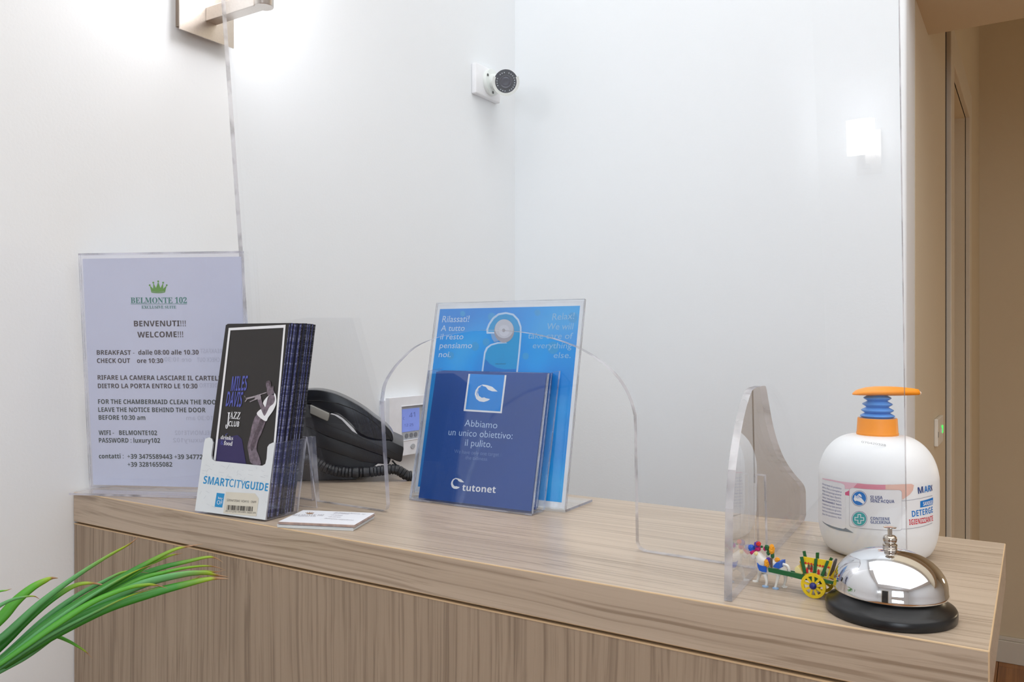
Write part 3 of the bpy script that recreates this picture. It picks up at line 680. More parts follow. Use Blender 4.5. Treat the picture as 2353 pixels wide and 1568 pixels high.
lettering('lettering', [('www.tutonet.it', 'sans', 0, 1138, 837.5, 1162, 837.5, 2.2)], fpn, PO - .0003, BLK, ds)
# pocket
fpk = leanframe(-.5984, .7289, .5, 13.45); kw, kh = .1613, .1496
MB().fbox(fpk, 0, kw, .002, kh, -.002, 0, 0, 1).build('pocket_front', [CLEAR, RIMB], ds)
pd = .0235
fpk2 = shifted(fpk, pd); fpk0 = Frame(fpk.O, fpk.u, UP)
for q_ in (0, kw - .0018):
    P = [fpk.p(q_, .002), fpk2.p(q_, .002), fpk2.p(q_, kh + .002), fpk.p(q_, kh)]
    MB().quad8(P + [p + fpk.u * .0018 for p in P], 0, 1).build('pocket_side', [CLEAR, RIMB], ds)
MB().fbox(fpk0, 0, kw, .0005, .0022, -.002, pd, 0).fbox(fpk0, .001, kw, .0006, .0021, -.0023, -.002, 1).build('pocket_bottom', [CLEAR, RIMB], ds)
# leaflets
flf = leanframe(-.5920, .7358, 1.28, 13.44); lw, lh = .1467, .1459
LB = mat('leaflet_blue', (24, 74, 150), .38, var=.05, scale=14); LE = mat('leaflet_edge', (196, 200, 214), .6, var=.3, scale=500); LE2 = mat('leaflet_edge_blue', (30, 78, 148), .6)
rl = Matrix((flf.u, flf.n, flf.v)).transposed().to_4x4()
fz = Frame((0, 0, 0), (1, 0, 0), (0, 0, 1)); random.seed(4)
LM = []
for e in (LE, LE2):
    me = mesh_of(MB().fbox(fz, 0, lw, 0, lh, 0, .0009, 0, 1).bm); me.materials.append(LB); me.materials.append(e); LM.append(me)
for i in range(9):
    o = bpy.data.objects.new('leaflet', LM[0 if i in (1, 4, 6) else 1]); COL.objects.link(o)
    jit = 0 if i == 0 else random.uniform(-.0005, .0022)
    o.matrix_world = Matrix.Translation(shifted(flf, i * .0017).p(jit, .0022 + (0 if i == 0 else random.uniform(0, .0012)))) @ rl
    setp(o, 'dark blue square leaflet with a white swoosh logo, front of the acrylic pocket' if i == 0 else ('blue leaflet with a pale paper edge tucked behind the front one in the pocket' if i in (1, 4, 6) else 'blue leaflet with a blue edge tucked behind the front one in the pocket'), 'leaflet', 'front leaflet in the pocket' if i == 0 else ('pale edged leaflets in the pocket' if i in (1, 4, 6) else 'blue edged leaflets in the pocket'))
    if i == 0: leaf0 = o
bpy.context.view_layer.update()
LO = -.0001
def lpoly(name, P, m, c=LO, n=0):
    q = pxpoly(flf, P, c)
    if n: q = sm2(q, n, True)
    return kid(MB().flat(flf, q, c).build(name, m, None), leaf0)
Z7 = lambda x, y: (960 + x / 4.356, 840 + y / 4.356)
lpoly('logo_frame', [Z7(*p) for p in ((508, 85), (458, 457), (840, 480), (888, 98))], WT)
lpoly('logo_square', [Z7(*p) for p in ((524, 86), (478, 440), (826, 462), (870, 97))], mat('print_bright_azure', (0, 138, 226), .45), LO - .00008)
def swoosh(P):
    return P
C_out = [(800, 262), (745, 215), (690, 197), (650, 192), (605, 212), (578, 250), (570, 290), (585, 335), (615, 360), (660, 367), (700, 355), (724, 338), (680, 328), (665, 320), (640, 325), (612, 305), (600, 270), (612, 232), (645, 205), (680, 215), (705, 245), (745, 260)]
lpoly('swoosh_logo', [Z7(*p) for p in C_out], WT, LO - .00016)
lpoly('swoosh_line', [Z7(*p) for p in ((640, 200), (610, 225), (592, 262), (590, 290), (606, 322), (596, 290), (600, 255), (620, 222), (655, 200))], mat('print_bright_azure', (0, 138, 226)), LO - .0002)
kid(lettering('lettering', [('Abbiamo', '', -.006, 1067, 979.5, 1142, 985, 15), ('un unico obiettivo:', '', -.006, 1030, 1000, 1177, 1009.5, 15), ('il pulito.', '', -.006, 1068, 1024.5, 1130, 1029, 15)], flf, LO, PLB, None), leaf0)
kid(lettering('lettering', [('We have only one target :', '', -.01, 1043.5, 1041.5, 1151, 1049.5, 8.5), ('the tidiness.', '', -.01, 1069, 1055.5, 1121, 1059.5, 8)], flf, LO, mat('print_dim_blue', (112, 142, 196), .5), None), leaf0)
lpoly('swoosh_logo', [(960 + (332 + (x - 570) * .58) / 4.356, 840 + (1128 + (y - 192) * .63) / 4.356) for x, y in C_out], WT)
kid(lettering('lettering', [('tutonet', 'bold', 0, 1061.5, 1128, 1138.5, 1133.5, 15)], flf, LO, WT, None), leaf0)

# ================================================================== TELEPHONE
a_ = radians(40); ft = Frame((-.767, .763, DZ), (cos(a_), sin(a_), 0), UP)
ZP = lambda x, y: ft.hit(690 + x / 6.5333, 880 + y / 6.5333)
tel = empty('telephone', ft.p(0, 0, .05), 'black desk telephone with its handset resting on top, behind the flyer holder', 'telephone')
PBK = mat('phone_black_plastic', (27, 28, 33), .38, var=.05, bump=.1, bscale=900, bdist=.0003); PBK2 = mat('phone_gloss_black', (26, 28, 34), .22); PGY = mat('phone_grey_plastic', (150, 148, 142), .45)
body = [(-180, 250), (70, 328), (150, 330), (440, 466), (520, 500), (640, 572), (700, 640), (740, 690), (800, 735), (860, 772), (930, 810), (1000, 840), (1100, 864), (1200, 870), (1330, 868), (1400, 895), (1548, 962), (1552, 1000), (1525, 1175), (1500, 1192), (1440, 1175), (1280, 1110), (900, 975), (400, 800), (70, 640), (-180, 560)]
mb = MB().prism(ft, [ZP(*p) for p in body], 0, .125); mb.bevel(.0014, 2, 25); mb.build('case_upper', PBK, tel, smooth=40)
mb = MB().prism(ft, [ZP(*p) for p in ((-180, 570), (70, 650), (400, 808), (900, 985), (1280, 1118), (1360, 1150), (1330, 1230), (1150, 1222), (900, 1190), (600, 1080), (240, 960), (-180, 820))], .003, .12); mb.bevel(.001, 2, 25); mb.build('case_lower', PBK, tel, smooth=40)
mb = MB().prism(ft, [(-.04, .0006), (ZP(1150, 1300)[0] - .028, .0006), ZP(1180, 1220), ZP(900, 1185), ZP(240, 955), ZP(-180, 830)], .008, .11); mb.bevel(.001); mb.build('stand_foot', PBK, tel)
mb = MB().prism(ft, [ZP(*p) for p in ((150, 328), (440, 460), (438, 500), (418, 575), (400, 573), (150, 458))], -.003, .03); mb.bevel(.0012, 3); mb.build('grey_key', PGY, tel, smooth=40)
hs_px = [(-130, 180), (-60, 135), (100, 110), (250, 110), (400, 135), (560, 185), (760, 280), (950, 395), (1100, 510), (1250, 620), (1350, 720), (1390, 800), (1390, 880), (1330, 868), (1190, 862), (1050, 838), (930, 790), (860, 735), (790, 650), (700, 560), (640, 512), (580, 470), (500, 450), (440, 458), (300, 392), (150, 325), (-20, 290), (-130, 250)]
mb = MB().prism(ft, sm2([ZP(*p) for p in hs_px], 3, True), .004, .048); mb.bevel(.006, 4, 50); mb.build('handset', PBK2, tel, smooth=60)
MB().prism(ft, [ZP(*p) for p in ((448, 470), (520, 492), (625, 560), (700, 640), (780, 725), (858, 772), (800, 690), (700, 590), (640, 535), (560, 485), (470, 458))], .0005, .002).build('cradle_gap_sliver', mat('pale_gap_sliver', (222, 222, 226), .35), tel)  # added pale strip, imitates the bright wall seen through the handset gap
mb = MB()
for q, r in (([(100, 270), (300, 272), (560, 315), (800, 400), (1000, 512), (1150, 630), (1250, 730), (1380, 870)], .0005), ([(60, 490), (400, 620), (800, 780), (1200, 950), (1520, 1105)], .0004)):
    mb.tube([ft.p(*ft.hit(690 + x / 6.5333, 880 + y / 6.5333), -.0002 if r == .0004 else .0035) for x, y in q], r, 6)
mb.build('seam', mat('seam_black', (8, 8, 10), .6), tel)
# spiral wrapped cord
cp = [(60, 1150), (160, 1170), (250, 1200), (400, 1285), (560, 1330), (760, 1350), (1000, 1342), (1200, 1320), (1350, 1300), (1450, 1308), (1530, 1350), (1610, 1405), (1680, 1480)]
cpts = smooth_pts([ft.P(690 + x / 6.5333, 880 + y / 6.5333, -.004) for x, y in cp], 24)
# keep it lying on or above the worktop while over it
res = []; acc = 0
mb = MB(); rad = []
prev = cpts[0]
for i, p in enumerate(cpts):
    acc += (p - prev).length; prev = p
    ph_ = (acc / .0045) % 1
    rad.append(.0066 * (.82 if ph_ < .16 else 1))
mb.tube([V3((p.x, p.y, max(p.z, DZ + .0062) if p.y < Y1 else p.z)) for p in cpts], rad, 12)
mb.build('handset_cord', mat('cord_black', (24, 26, 32), .42), tel, smooth=30)
MB().tube(smooth_pts([ft.P(690 + x / 6.5333, 880 + y / 6.5333, .02) for x, y in ((1380, 1170), (1430, 1225), (1500, 1285), (1640, 1405), (1700, 1500))], 5), .0011, 6).build('line_cable', mat('cord_black', (24, 26, 32)), tel)

# ================================================================== THERMOSTAT on the left wall
fw = Frame((XL, 0, 0), (0, 1, 0), UP)
Zt = lambda x, y, c=-.02: fw.hit(880 + x / 8.25, 880 + y / 8.25, c)
th = empty('thermostat', fw.P(935, 1040), 'white wall thermostat with a small lit blue screen between the phone and the blue display', 'thermostat')
THW = mat('thermostat_white', (232, 234, 240), .4)
a0, b1 = Zt(28, 322, -.012); a1 = Zt(820, 205)[0] + .005; b0 = Zt(385, 1378)[1]; bT = Zt(190, 285)[1]
mb = MB().fbox(fw, a0, a1 + .002, b0 + .006, bT - .004, -.014, 0); mb.bevel(.001); mb.build('back_plate', THW, th)
am = Zt(105, 285)[0]
# face with a recessed window: four rails and a floor
sx0, sy1 = Zt(330, 450); sx1 = Zt(775, 430)[0]; sy0 = Zt(340, 1105)[1]
mb = MB()
mb.fbox(fw, am, sx0, b0, bT, -.022, -.0135).fbox(fw, sx1, a1, b0, bT, -.022, -.0135).fbox(fw, sx0, sx1, sy1, bT, -.022, -.0135).fbox(fw, sx0, sx1, b0, sy0, -.022, -.0135)
mb.build('face', THW, th)
mb = MB()
for q in (((sx0, sy0), (sx1, sy0)), ((sx0, sy1), (sx1, sy1)), ((sx0, sy0), (sx0, sy1)), ((sx1, sy0), (sx1, sy1))):
    mb.tube([fw.p(q[0][0], q[0][1], -.0222), fw.p(q[1][0], q[1][1], -.0222)], .0008, 8)
mb.build('window_rim', THW, th)
MB().fbox(fw, sx0, sx1, sy0, sy1, -.0185, -.0135).build('grey_bezel', mat('thermostat_grey', (176, 180, 186), .45), th)
q0 = Zt(385, 950, -.019); q1 = Zt(690, 475, -.019); qb = Zt(360, 505, -.019)
LCD = mat('lcd_blue', (118, 138, 214), .25, emit=.30)
MB().fbox(fw, qb[0] + .0005, q1[0], q0[1] + .001, q1[1] + .0005, -.0192, -.0184).build('lcd_screen', LCD, th)
lc = mat('lcd_digit', (96, 112, 188), .4)
lettering('lettering', [('41', 'sans', 0, 940.5, 960.5, 954, 958, 11), ('C', 'sans', 0, 926, 965, 930, 964.6, 6), ('12 25', 'sans', 0, 929, 981, 950, 979, 6)], fw, -.0194, lc, th)
for x, y in ((452, 1008), (540, 992), (622, 980)):
    a, b = Zt(x, y, -.0195); MB().prism(fw, circle(a, b, .0042, 20), -.0200, -.018).build('round_button', mat('thermostat_button', (120, 124, 132), .4), th)
    
a, b = Zt(566, 1202, -.0225); MB().prism(fw, circle(a, b, .0062, 20, .72), -.0232, -.021).build('oval_button', mat('thermostat_grey', (176, 180, 186)), th)

# ================================================================== SECURITY CAMERA
Zc = lambda x, y, c=0: fw.hit(1040 + x / 6.534, 100 + y / 6.534, c)
sc_o = empty('security_camera', fw.P(1125, 190), 'small white bullet security camera with a black lens ring high in the room corner', 'camera')
CW_ = mat('camera_white', (226, 230, 226), .35)
pa0, pb0 = Zc(352, 738, -.012); pb1 = Zc(345, 270, -.012)[1]; pa1 = Zc(720, 885, -.012)[0]
mb = MB().fbox(fw, pa0, pa1, pb0, pb1, -.012, 0); mb.bevel(.003, 3); mb.build('junction_plate', mat('plate_white', (236, 236, 238), .45), sc_o, smooth=40)
bc = Zc(565, 590, -.012); Bc = fw.p(bc[0], bc[1], -.012); axx = V3((1, 0, 0))
MB().lathe(Bc, [(.027, 0), (.0275, .004), (.0262, .0075), (.018, .0085)], 48, axx).build('mount_disc', CW_, sc_o, smooth=40)
mb = MB()
for x, y in ((530, 470), (608, 735)):
    a, b = Zc(x, y, -.0205); mb.lathe(fw.p(a, b, -.0203), [(.0028, 0), (.0028, .0006)], 16, axx)
mb.build('screw_hole', mat('dark_hole', (40, 44, 42), .6), sc_o)
G = CAM + ray(1162.4, 188) * 1.655
look = (CAM + V3((.02, -.1, -.05)) - G).normalized()
R0_ = .0262
Bs = G - look * .052
MB().lathe(Bc + axx * .008, [(.0165, 0), (.0165, .006), (.011, .012)], 32, axx).tube([Bc + axx * .01, Bc + axx * .02, (Bs + Bc + axx * .02) / 2, Bs + look * .01], [.012, .011, .010, .011], 16).build('swivel_arm', CW_, sc_o, smooth=50)
MB().lathe(Bs, [(0, -.003), (.014, -.002), (.0215, .003), (.0235, .010), (.0240, .048), (.0215, .0515), (.0208, .0495)], 48, look).build('housing', CW_, sc_o, smooth=40)
# sun visor: partial shell round the housing, open at the top like in the photo
xv = look.cross(UP).normalized(); yv = xv.cross(look).normalized()
mb = MB(); rows = []
for r, h in ((.0245, -.046), (.0272, -.046), (.0272, .004), (.0215, .004)):
    rows.append([mb.bm.verts.new(G + look * h + (xv * cos(radians(198 + 324 / 2 * 0 + t)) + yv * sin(radians(198 + t))) * r) for t in [-42 + i * (228 / 40) for i in range(41)]])
for A_, B_ in zip(rows, rows[1:] + rows[:1]):
    for i in range(40): mb.bm.faces.new((A_[i], A_[i + 1], B_[i + 1], B_[i]))
for i in (0, 40): mb.bm.faces.new([r[i] for r in rows])
mb.build('visor', CW_, sc_o, smooth=40)
CG = mat('camera_glass', (52, 60, 72), .12, coat=.5)
MB().lathe(G - look * .0005, [(0, 0), (.0238, 0), (.0238, -.004)], 48, look).build('front_glass', CG, sc_o, smooth=40)
MB().lathe(G, [(.0128, 0), (.0128, .0012), (.0118, .0016), (.0095, .0004), (.0062, .0010), (.0030, .0002), (0, .0006)], 40, look).build('lens', mat('lens_grey', (62, 66, 80), .2), sc_o, smooth=30)
for i in range(24):
    if i in (2, 6, 17, 21): continue
    t = 2 * pi * i / 24 + .1; c = G + (xv * cos(t) + yv * sin(t)) * .0178
    fq = Frame(c - look * 0, xv, yv)
    MB().fbox(Frame(c, xv, yv), -.0010, .0010, -.0010, .0010, -.0008, 0).build('infrared_diode', mat('diode_pale', (170, 180, 190), .3), sc_o)

# ================================================================== WALL SCONCE (top left) and its twin on the opposite side
BN = mat('brushed_nickel', (206, 198, 190), .34, metal=1, var=.04, scale=500)
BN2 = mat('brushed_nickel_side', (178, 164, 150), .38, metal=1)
GLASS = mat('lit_opal_glass', (252, 252, 255), .4, emit=11.0)
def sconce(label, place, glass=GLASS):
    """built for the left wall; place maps its points"""
    fp_ = Frame((XL + .018, 0, 0), (0, 1, 0), UP)
    a0, b0 = fp_.hit(414, 68); a1, _ = fp_.hit(538, 109)
    pb = (b0 + fp_.hit(538, 109)[1]) / 2
    root = empty('wall_sconce', place(V3((XL, (a0 + a1) / 2, pb))), label, 'lamp')
    def put(mb, name, m, sm=False):
        for v in mb.bm.verts: v.co = place(v.co)
        return mb.build(name, m, root, sm)
    put(MB().box((XL + .0155, a0, pb), (XL + .0175, a1, pb + .16)), 'face_plate', BN)
    put(MB().box((XL, a0 + .006, pb + .008), (XL + .0155, a1 - .006, pb + .15)), 'wall_box', BN2)
    ya, zb = Frame((XL + .0175, 0, 0), (0, 1, 0), UP).hit(473, 48)
    az1 = Frame((XL + .0175, 0, 0), (0, 1, 0), UP).hit(473, 17)[1]
    xe = PY(606, 14, ya + .009).x
    mb = MB().box((XL + .0175, ya, zb), (xe - .006, ya + .018, az1)); mb.bevel(.0006); put(mb, 'arm', BN)
    ce = V3((xe, ya + .009, zb - .001))
    put(MB().lathe(ce, [(.0120, 0), (.0128, .001), (.0128, .05), (.016, .055), (.016, .06)], 40), 'lamp_holder', BN, 40)
    put(MB().lathe(ce + V3((0, 0, .05)), [(.020, 0), (.046, .001), (.048, .004), (.048, .125), (.045, .126), (.045, .006)], 48), 'opal_shade', glass, 40)
    return root
sconce('brushed nickel wall sconce above the sign on the left white wall', lambda p: p)
# twin: its position follows from its mirror image in the leaning screen
def mirror_ray(x, y):
    r = ray(x, y); o = fs.p(0, 0, 0); t = (o - CAM).dot(fs.n) / r.dot(fs.n); h = CAM + r * t
    return h, (r - fs.n * 2 * r.dot(fs.n)).normalized()
h_, r_ = mirror_ray(1975, 300)
t_ = (YREAR + .09 - h_.y) / r_.y; tw = h_ + r_ * t_
cz = 1.7 + .06
def place2(p):   # left wall (+X outward) -> rear wall (+Y outward)
    q = V3((p.x - XL, p.y - .745, p.z - cz))
    return V3((tw.x - q.y * 1.15, YREAR + q.x, tw.z + q.z * 1.15 - .05))
print('TWIN', tw)
sconce('brushed nickel wall sconce with a square plate on the wall behind the photographer', place2, mat('lit_opal_glass_far', (250, 252, 255), .4, emit=9.0))

# ================================================================== HAND GEL BOTTLE
bc_ = V3((0, 0, 0)); tmp = CAM + ray(2016, 1267) * .708; bx, by = tmp.x, tmp.y
def BZ(Y): return CAM.z - (860 + Y / 3.919 - CY) / FPX * .708
def BR(r): return r / 3.919 / FPX * .708
bot = empty('gel_bottle', (bx, by, DZ), 'rounded white hand gel bottle with an orange pump head behind the bell', 'bottle')
BW = mat('bottle_white', (236, 237, 238), .42, var=.01, sub=.15)
prof = [(BR(172), BZ(543)), (BR(183), BZ(547)), (BR(240), BZ(552)), (BR(300), BZ(572)), (BR(362), BZ(612)), (BR(415), BZ(668)), (BR(455), BZ(735)), (BR(482), BZ(810)), (BR(496), BZ(880)), (BR(500), BZ(950)), (BR(500), BZ(1300)), (BR(494), BZ(1380)), (BR(478), BZ(1460)), (BR(455), BZ(1525)), (BR(425), BZ(1575))]
pr = [(p.x, p.y) for p in smooth_pts([(a, b, 0) for a, b in prof], 3)]
pr = [(r, z - DZ) for r, z in pr if z > DZ + .003] + [(.0385, .0012), (.036, 0), (.030, .001), (0, .002)]
MB().lathe((bx, by, DZ), pr, 96).build('bottle_body', BW, bot, smooth=40)
OR = mat('pump_orange', (252, 152, 24), .4, var=.02, sub=.1); BLU = mat('bellows_blue', (92, 156, 230), .35)
MB().lathe((bx, by, 0), [(BR(150), BZ(394)), (BR(163), BZ(394)), (BR(166), BZ(400)), (BR(173), BZ(520)), (BR(177), BZ(528)), (BR(175), BZ(546)), (BR(150), BZ(546))], 64).build('collar', OR, bot, smooth=30)
bl = [(BR(150), BZ(400)), (BR(150), BZ(392))]
for (cy, r) in ((375, 146), (325, 137), (270, 128), (215, 118)):
    bl += [(BR(r - 34), BZ(cy + 24)), (BR(r - 6), BZ(cy + 7)), (BR(r), BZ(cy)), (BR(r - 7), BZ(cy - 7)), (BR(r - 38), BZ(cy - 24))]
bl += [(BR(84), BZ(188)), (0, BZ(188))]
MB().lathe((bx, by, 0), bl, 64).build('bellows', BLU, bot, smooth=60)
# pump head lofted along the image-right direction
mb = MB(); rings = []
secs = [(388, 178, 186, 6), (400, 166, 189, 40), (440, 140, 191, 85), (520, 119, 193, 130), (600, 111, 194, 145), (690, 110, 194, 140), (770, 113, 194, 112), (860, 120, 193, 78), (930, 128, 191, 56), (975, 136, 189, 44), (985, 150, 186, 28)]
for X_, t_, b_, wd in secs:
    cx = bx + RT.x * BR(X_ - 611); cy = by + RT.y * BR(X_ - 611); zt, zb = BZ(t_), BZ(b_); zc = zb + (zt - zb) * .35
    ring = []
    for k in range(24):
        q = 2 * pi * k / 24; s_ = sin(q); hh = (zt - zc) * s_ if s_ > 0 else (zc - zb) * s_
        ring.append(mb.bm.verts.new(V3((cx, cy, zc + hh)) + FW * (BR(wd) * cos(q))))
    rings.append(ring)
for A_, B_ in zip(rings, rings[1:]):
    for k in range(24): mb.bm.faces.new((A_[k], A_[(k + 1) % 24], B_[(k + 1) % 24], B_[k]))
mb.bm.faces.new(rings[0]); mb.bm.faces.new(rings[-1])
mb.build('pump_head', OR, bot, smooth=60)
nzp = V3((bx, by, BZ(172))) + RT * BR(985 - 611)
MB().tube([nzp - RT * .002, nzp, nzp + RT * .0012, nzp + RT * .0022], [.0016, .0018, .0015, .0006], 12).build('nozzle_tip', mat('translucent_nozzle', (236, 214, 196), .25), bot, smooth=60)
# label, wrapped round the body
cy_ = Cyl((bx, by, 0), BR(500))
Zb = lambda x, y: (1880 + x / 8.4036, 1100 + y / 8.4036)
def wrap_patch(name, pts, off, m, grid=16):
    """closed outline in photo pixels -> patch following the bottle, split into strips so it bends"""
    q = pxpoly(cy_, pts, off)
    bm = bmesh.new(); vs = [bm.verts.new((a, b, 0)) for a, b in q]; bm.faces.new(vs)
    bmesh.ops.triangulate(bm, faces=bm.faces[:])
    amin = min(a for a, _ in q); amax = max(a for a, _ in q); n = max(1, int((amax - amin) / .0022))
    for i in range(1, n):
        x = amin + (amax - amin) * i / n
        bmesh.ops.bisect_plane(bm, geom=bm.verts[:] + bm.edges[:] + bm.faces[:], plane_co=(x, 0, 0), plane_no=(1, 0, 0), dist=1e-7)
    for v in bm.verts: v.co = cy_.p(v.co.x, v.co.y, off)
    me = bpy.data.meshes.new(name); bm.to_mesh(me); bm.free()
    return link(name, me, bot, m, True)
LBW = mat('label_white', (232, 232, 234), .35, var=.01); LBG = mat('label_ground', (222, 223, 226), .38, var=.01)
PK1 = mat('print_pink', (222, 140, 160), .45); PK2 = mat('print_hot_pink', (216, 92, 136), .45); PCH = mat('print_peach', (232, 190, 176), .45, var=.08); PCP = mat('print_pale_pink', (230, 188, 202), .45); SLT = mat('print_slate', (118, 132, 146), .45); NVY = mat('print_navy', (34, 64, 130), .45); CYB = mat('print_brand_blue', (0, 118, 200), .45); REDP = mat('print_red', (206, 30, 52), .45); LNV = mat('print_soft_navy', (110, 122, 170), .5)
L1, L2, L3, L4 = -.00012, -.0002, -.0003, -.00042
wrap_patch('label_print', [Zb(*p) for p in ((80, -8), (250, 22), (450, 60), (700, 88), (760, 92), (680, 175), (600, 240), (590, 200), (520, 200), (510, 130), (440, 90), (300, 60), (80, 10))], L1, PCP)
wrap_patch('label_print', [Zb(*p) for p in ((760, 92), (900, 108), (1200, 122), (1400, 118), (1500, 150), (1420, 215), (1000, 215), (700, 180), (672, 178))], L1, PK1)
wrap_patch('label_print', [Zb(*p) for p in ((1300, 122), (1600, 112), (1800, 105), (1850, 130), (1830, 230), (1770, 310), (1700, 360), (1630, 410), (1600, 260), (1500, 222), (1300, 215))], L1 - .00003, PCH)
wrap_patch('label_print', [Zb(*p) for p in ((520, 272), (600, 230), (600, 335), (522, 322))], L1, PK2)
wrap_patch('label_print', [Zb(*p) for p in ((75, 818), (150, 870), (300, 930), (480, 975), (520, 952), (600, 1000), (685, 1052), (560, 1032), (400, 1002), (230, 945), (110, 862))], L1, SLT)
wrap_patch('label_left', [Zb(*p) for p in ((78, 30), (300, 70), (440, 95), (490, 110), (510, 140), (520, 300), (530, 930), (515, 965), (480, 975), (300, 930), (150, 870), (72, 815))], L2, LBW)
wrap_patch('label_right', [Zb(*p) for p in ((1610, 440), (1700, 435), (1900, 405), (2100, 362), (2205, 335), (2210, 850), (2050, 910), (1900, 945), (1720, 968), (1612, 975))], L2, LBW)
wrap_patch('label_line', [Zb(*p) for p in ((1610, 430), (1700, 425), (1900, 395), (2100, 352), (2205, 325), (2205, 335), (2100, 362), (1900, 405), (1700, 435), (1610, 440))], L2, mat('print_grey', (160, 160, 172)))
wrap_patch('label_line', [Zb(*p) for p in ((1612, 978), (1720, 971), (1900, 948), (2050, 913), (2205, 853), (2205, 862), (2050, 922), (1900, 956), (1720, 979), (1612, 985))], L2, mat('print_grey', (160, 160, 172)))
cb = [Zb(*p) for p in rrect(605, 1612, 208, 968, 55, 4)]
cb = []
for x, y in rrect(0, 1, 0, 1, .06, 4):
    X_ = 606 + x * 1006; Yt = 184 + x * 45 + (x - .5) ** 2 * 0; Yb_ = 930 + x * 75
    cb.append(Zb(X_, Yt + (1 - y) * (Yb_ - Yt)))
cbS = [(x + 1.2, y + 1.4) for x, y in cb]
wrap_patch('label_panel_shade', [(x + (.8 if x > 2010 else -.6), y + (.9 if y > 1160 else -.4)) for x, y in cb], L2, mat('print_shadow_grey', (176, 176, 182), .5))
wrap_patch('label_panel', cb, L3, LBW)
for cx, cyy, c1 in ((792, 386, CYB), (795, 782, mat('print_aqua', (54, 168, 172), .45))):
    R_ = 150
    wrap_patch('icon_ring', [Zb(cx + R_ * cos(k * pi / 18), cyy + R_ * 1.0 * sin(k * pi / 18)) for k in range(36)], L4, NVY)
    wrap_patch('icon_gap', [Zb(cx + 143 * cos(k * pi / 18), cyy + 143 * sin(k * pi / 18)) for k in range(36)], L4 - .00005, LBW)
    wrap_patch('icon_disc', [Zb(cx + 132 * cos(k * pi / 18), cyy + 132 * sin(k * pi / 18)) for k in range(36)], L4 - .0001, c1)
wrap_patch('hand_icon', [Zb(*p) for p in ((708, 312), (730, 345), (760, 325), (800, 360), (838, 382), (893, 450), (893, 462), (868, 492), (800, 448), (740, 430), (712, 440), (684, 400), (700, 350))], L4 - .00016, WT)
wrap_patch('hand_icon', [Zb(*p) for p in ((765, 318), (798, 292), (830, 320), (842, 352), (838, 366), (800, 342))], L4 - .00016, WT)
mbx = [(720, 330, 770, 375), (745, 322, 800, 372)]
wrap_patch('icon_line', [Zb(*p) for p in ((716, 352), (722, 348), (772, 385), (768, 390))], L4 - .0002, CYB)
wrap_patch('icon_line', [Zb(*p) for p in ((736, 338), (742, 334), (800, 380), (796, 385))], L4 - .0002, CYB)
def cross(o, i, c, m):
    cx, cyy = 795, 782
    P_ = [(-i, -o), (i, -o), (i, -i), (o, -i), (o, i), (i, i), (i, o), (-i, o), (-i, i), (-o, i), (-o, -i), (-i, -i)]
    wrap_patch('cross_icon', [Zb(cx + a, cyy + b + a * .04) for a, b in P_], c, m)
cross(92, 33, L4 - .00016, WT); cross(78, 20, L4 - .0002, mat('print_aqua', (54, 168, 172)))
lettering('lettering', [('SI USA', 'bold', 0, *Zb(1008, 390), *Zb(1245, 400), 7), ("SENZ'ACQUA", 'bold', 0, *Zb(1008, 458), *Zb(1472, 474), 7),
    ('CONTIENE', 'bold', 0, *Zb(1012, 800), *Zb(1382, 812), 6.8), ('GLICERINA', 'bold', 0, *Zb(1012, 868), *Zb(1400, 882), 6.8)], cy_, L4, NVY, bot)
lettering('lettering', [('M', 'bold', 0, *Zb(1935, 298), *Zb(2035, 275), 15)], cy_, L3, NVY, bot)
lettering('lettering', [('AR', 'bold', 0, *Zb(2052, 275), *Zb(2178, 245), 14.5), ('DETERGE', 'bold', 0, *Zb(1815, 745), *Zb(2216, 655), 14)], cy_, L3, CYB, bot)
lettering('lettering', [('K', 'bold', 0, *Zb(2182, 243), *Zb(2212, 232), 13.5)], cy_, L3, NVY, bot)
lettering('lettering', [('IGIENIZZANTE', 'bold', 0, *Zb(1760, 900), *Zb(2220, 815), 12.5)], cy_, L3, REDP, bot)
wrap_patch('brand_tag', [Zb(*p) for p in ((1972, 440), (2218, 365), (2218, 500), (1972, 565))], L3, CYB)
lettering('lettering', [('SANIGEL', 'bold', 0, *Zb(2030, 530), *Zb(2222, 490), 9)], cy_, L4, WT, bot)
tl = ['una porzione di prodotto', 'palmo fino a completa', 'testato dermatologicamente', 'Alcohol denat, Aqua, Glycerin,', 'Carbomer, Triethanolamine, Parfum,', 'Molto INFIAMMABILE. Tenere', 'e conservare fuori dalla portata', 'Evitare il contatto con gli occhi,', 'lavare bene immediatamente', 'acqua. Per uso esterno. Non']
it = []
for i, s_ in enumerate(tl):
    y = 215 + i * 63.2; it.append((s_, 'bold' if i == 5 else 'sans', 0, *Zb(80, y - 102 + i * 1), *Zb(448, y), 3.9))
lettering('lettering', it, cy_, L3, LNV, bot)
cyt = Cyl((bx, by, 0), BR(330))
fpt = Frame(V3((bx, by, BZ(640))) - FW * BR(352) , RT, (UP * .75 + FW * .66))
lettering('lettering', [('070420328', 'sans', 0, 1980, 1018, 2036, 1026, 4.5)], fpt, -.0022, mat('stamp_ink', (120, 122, 126), .6), bot)

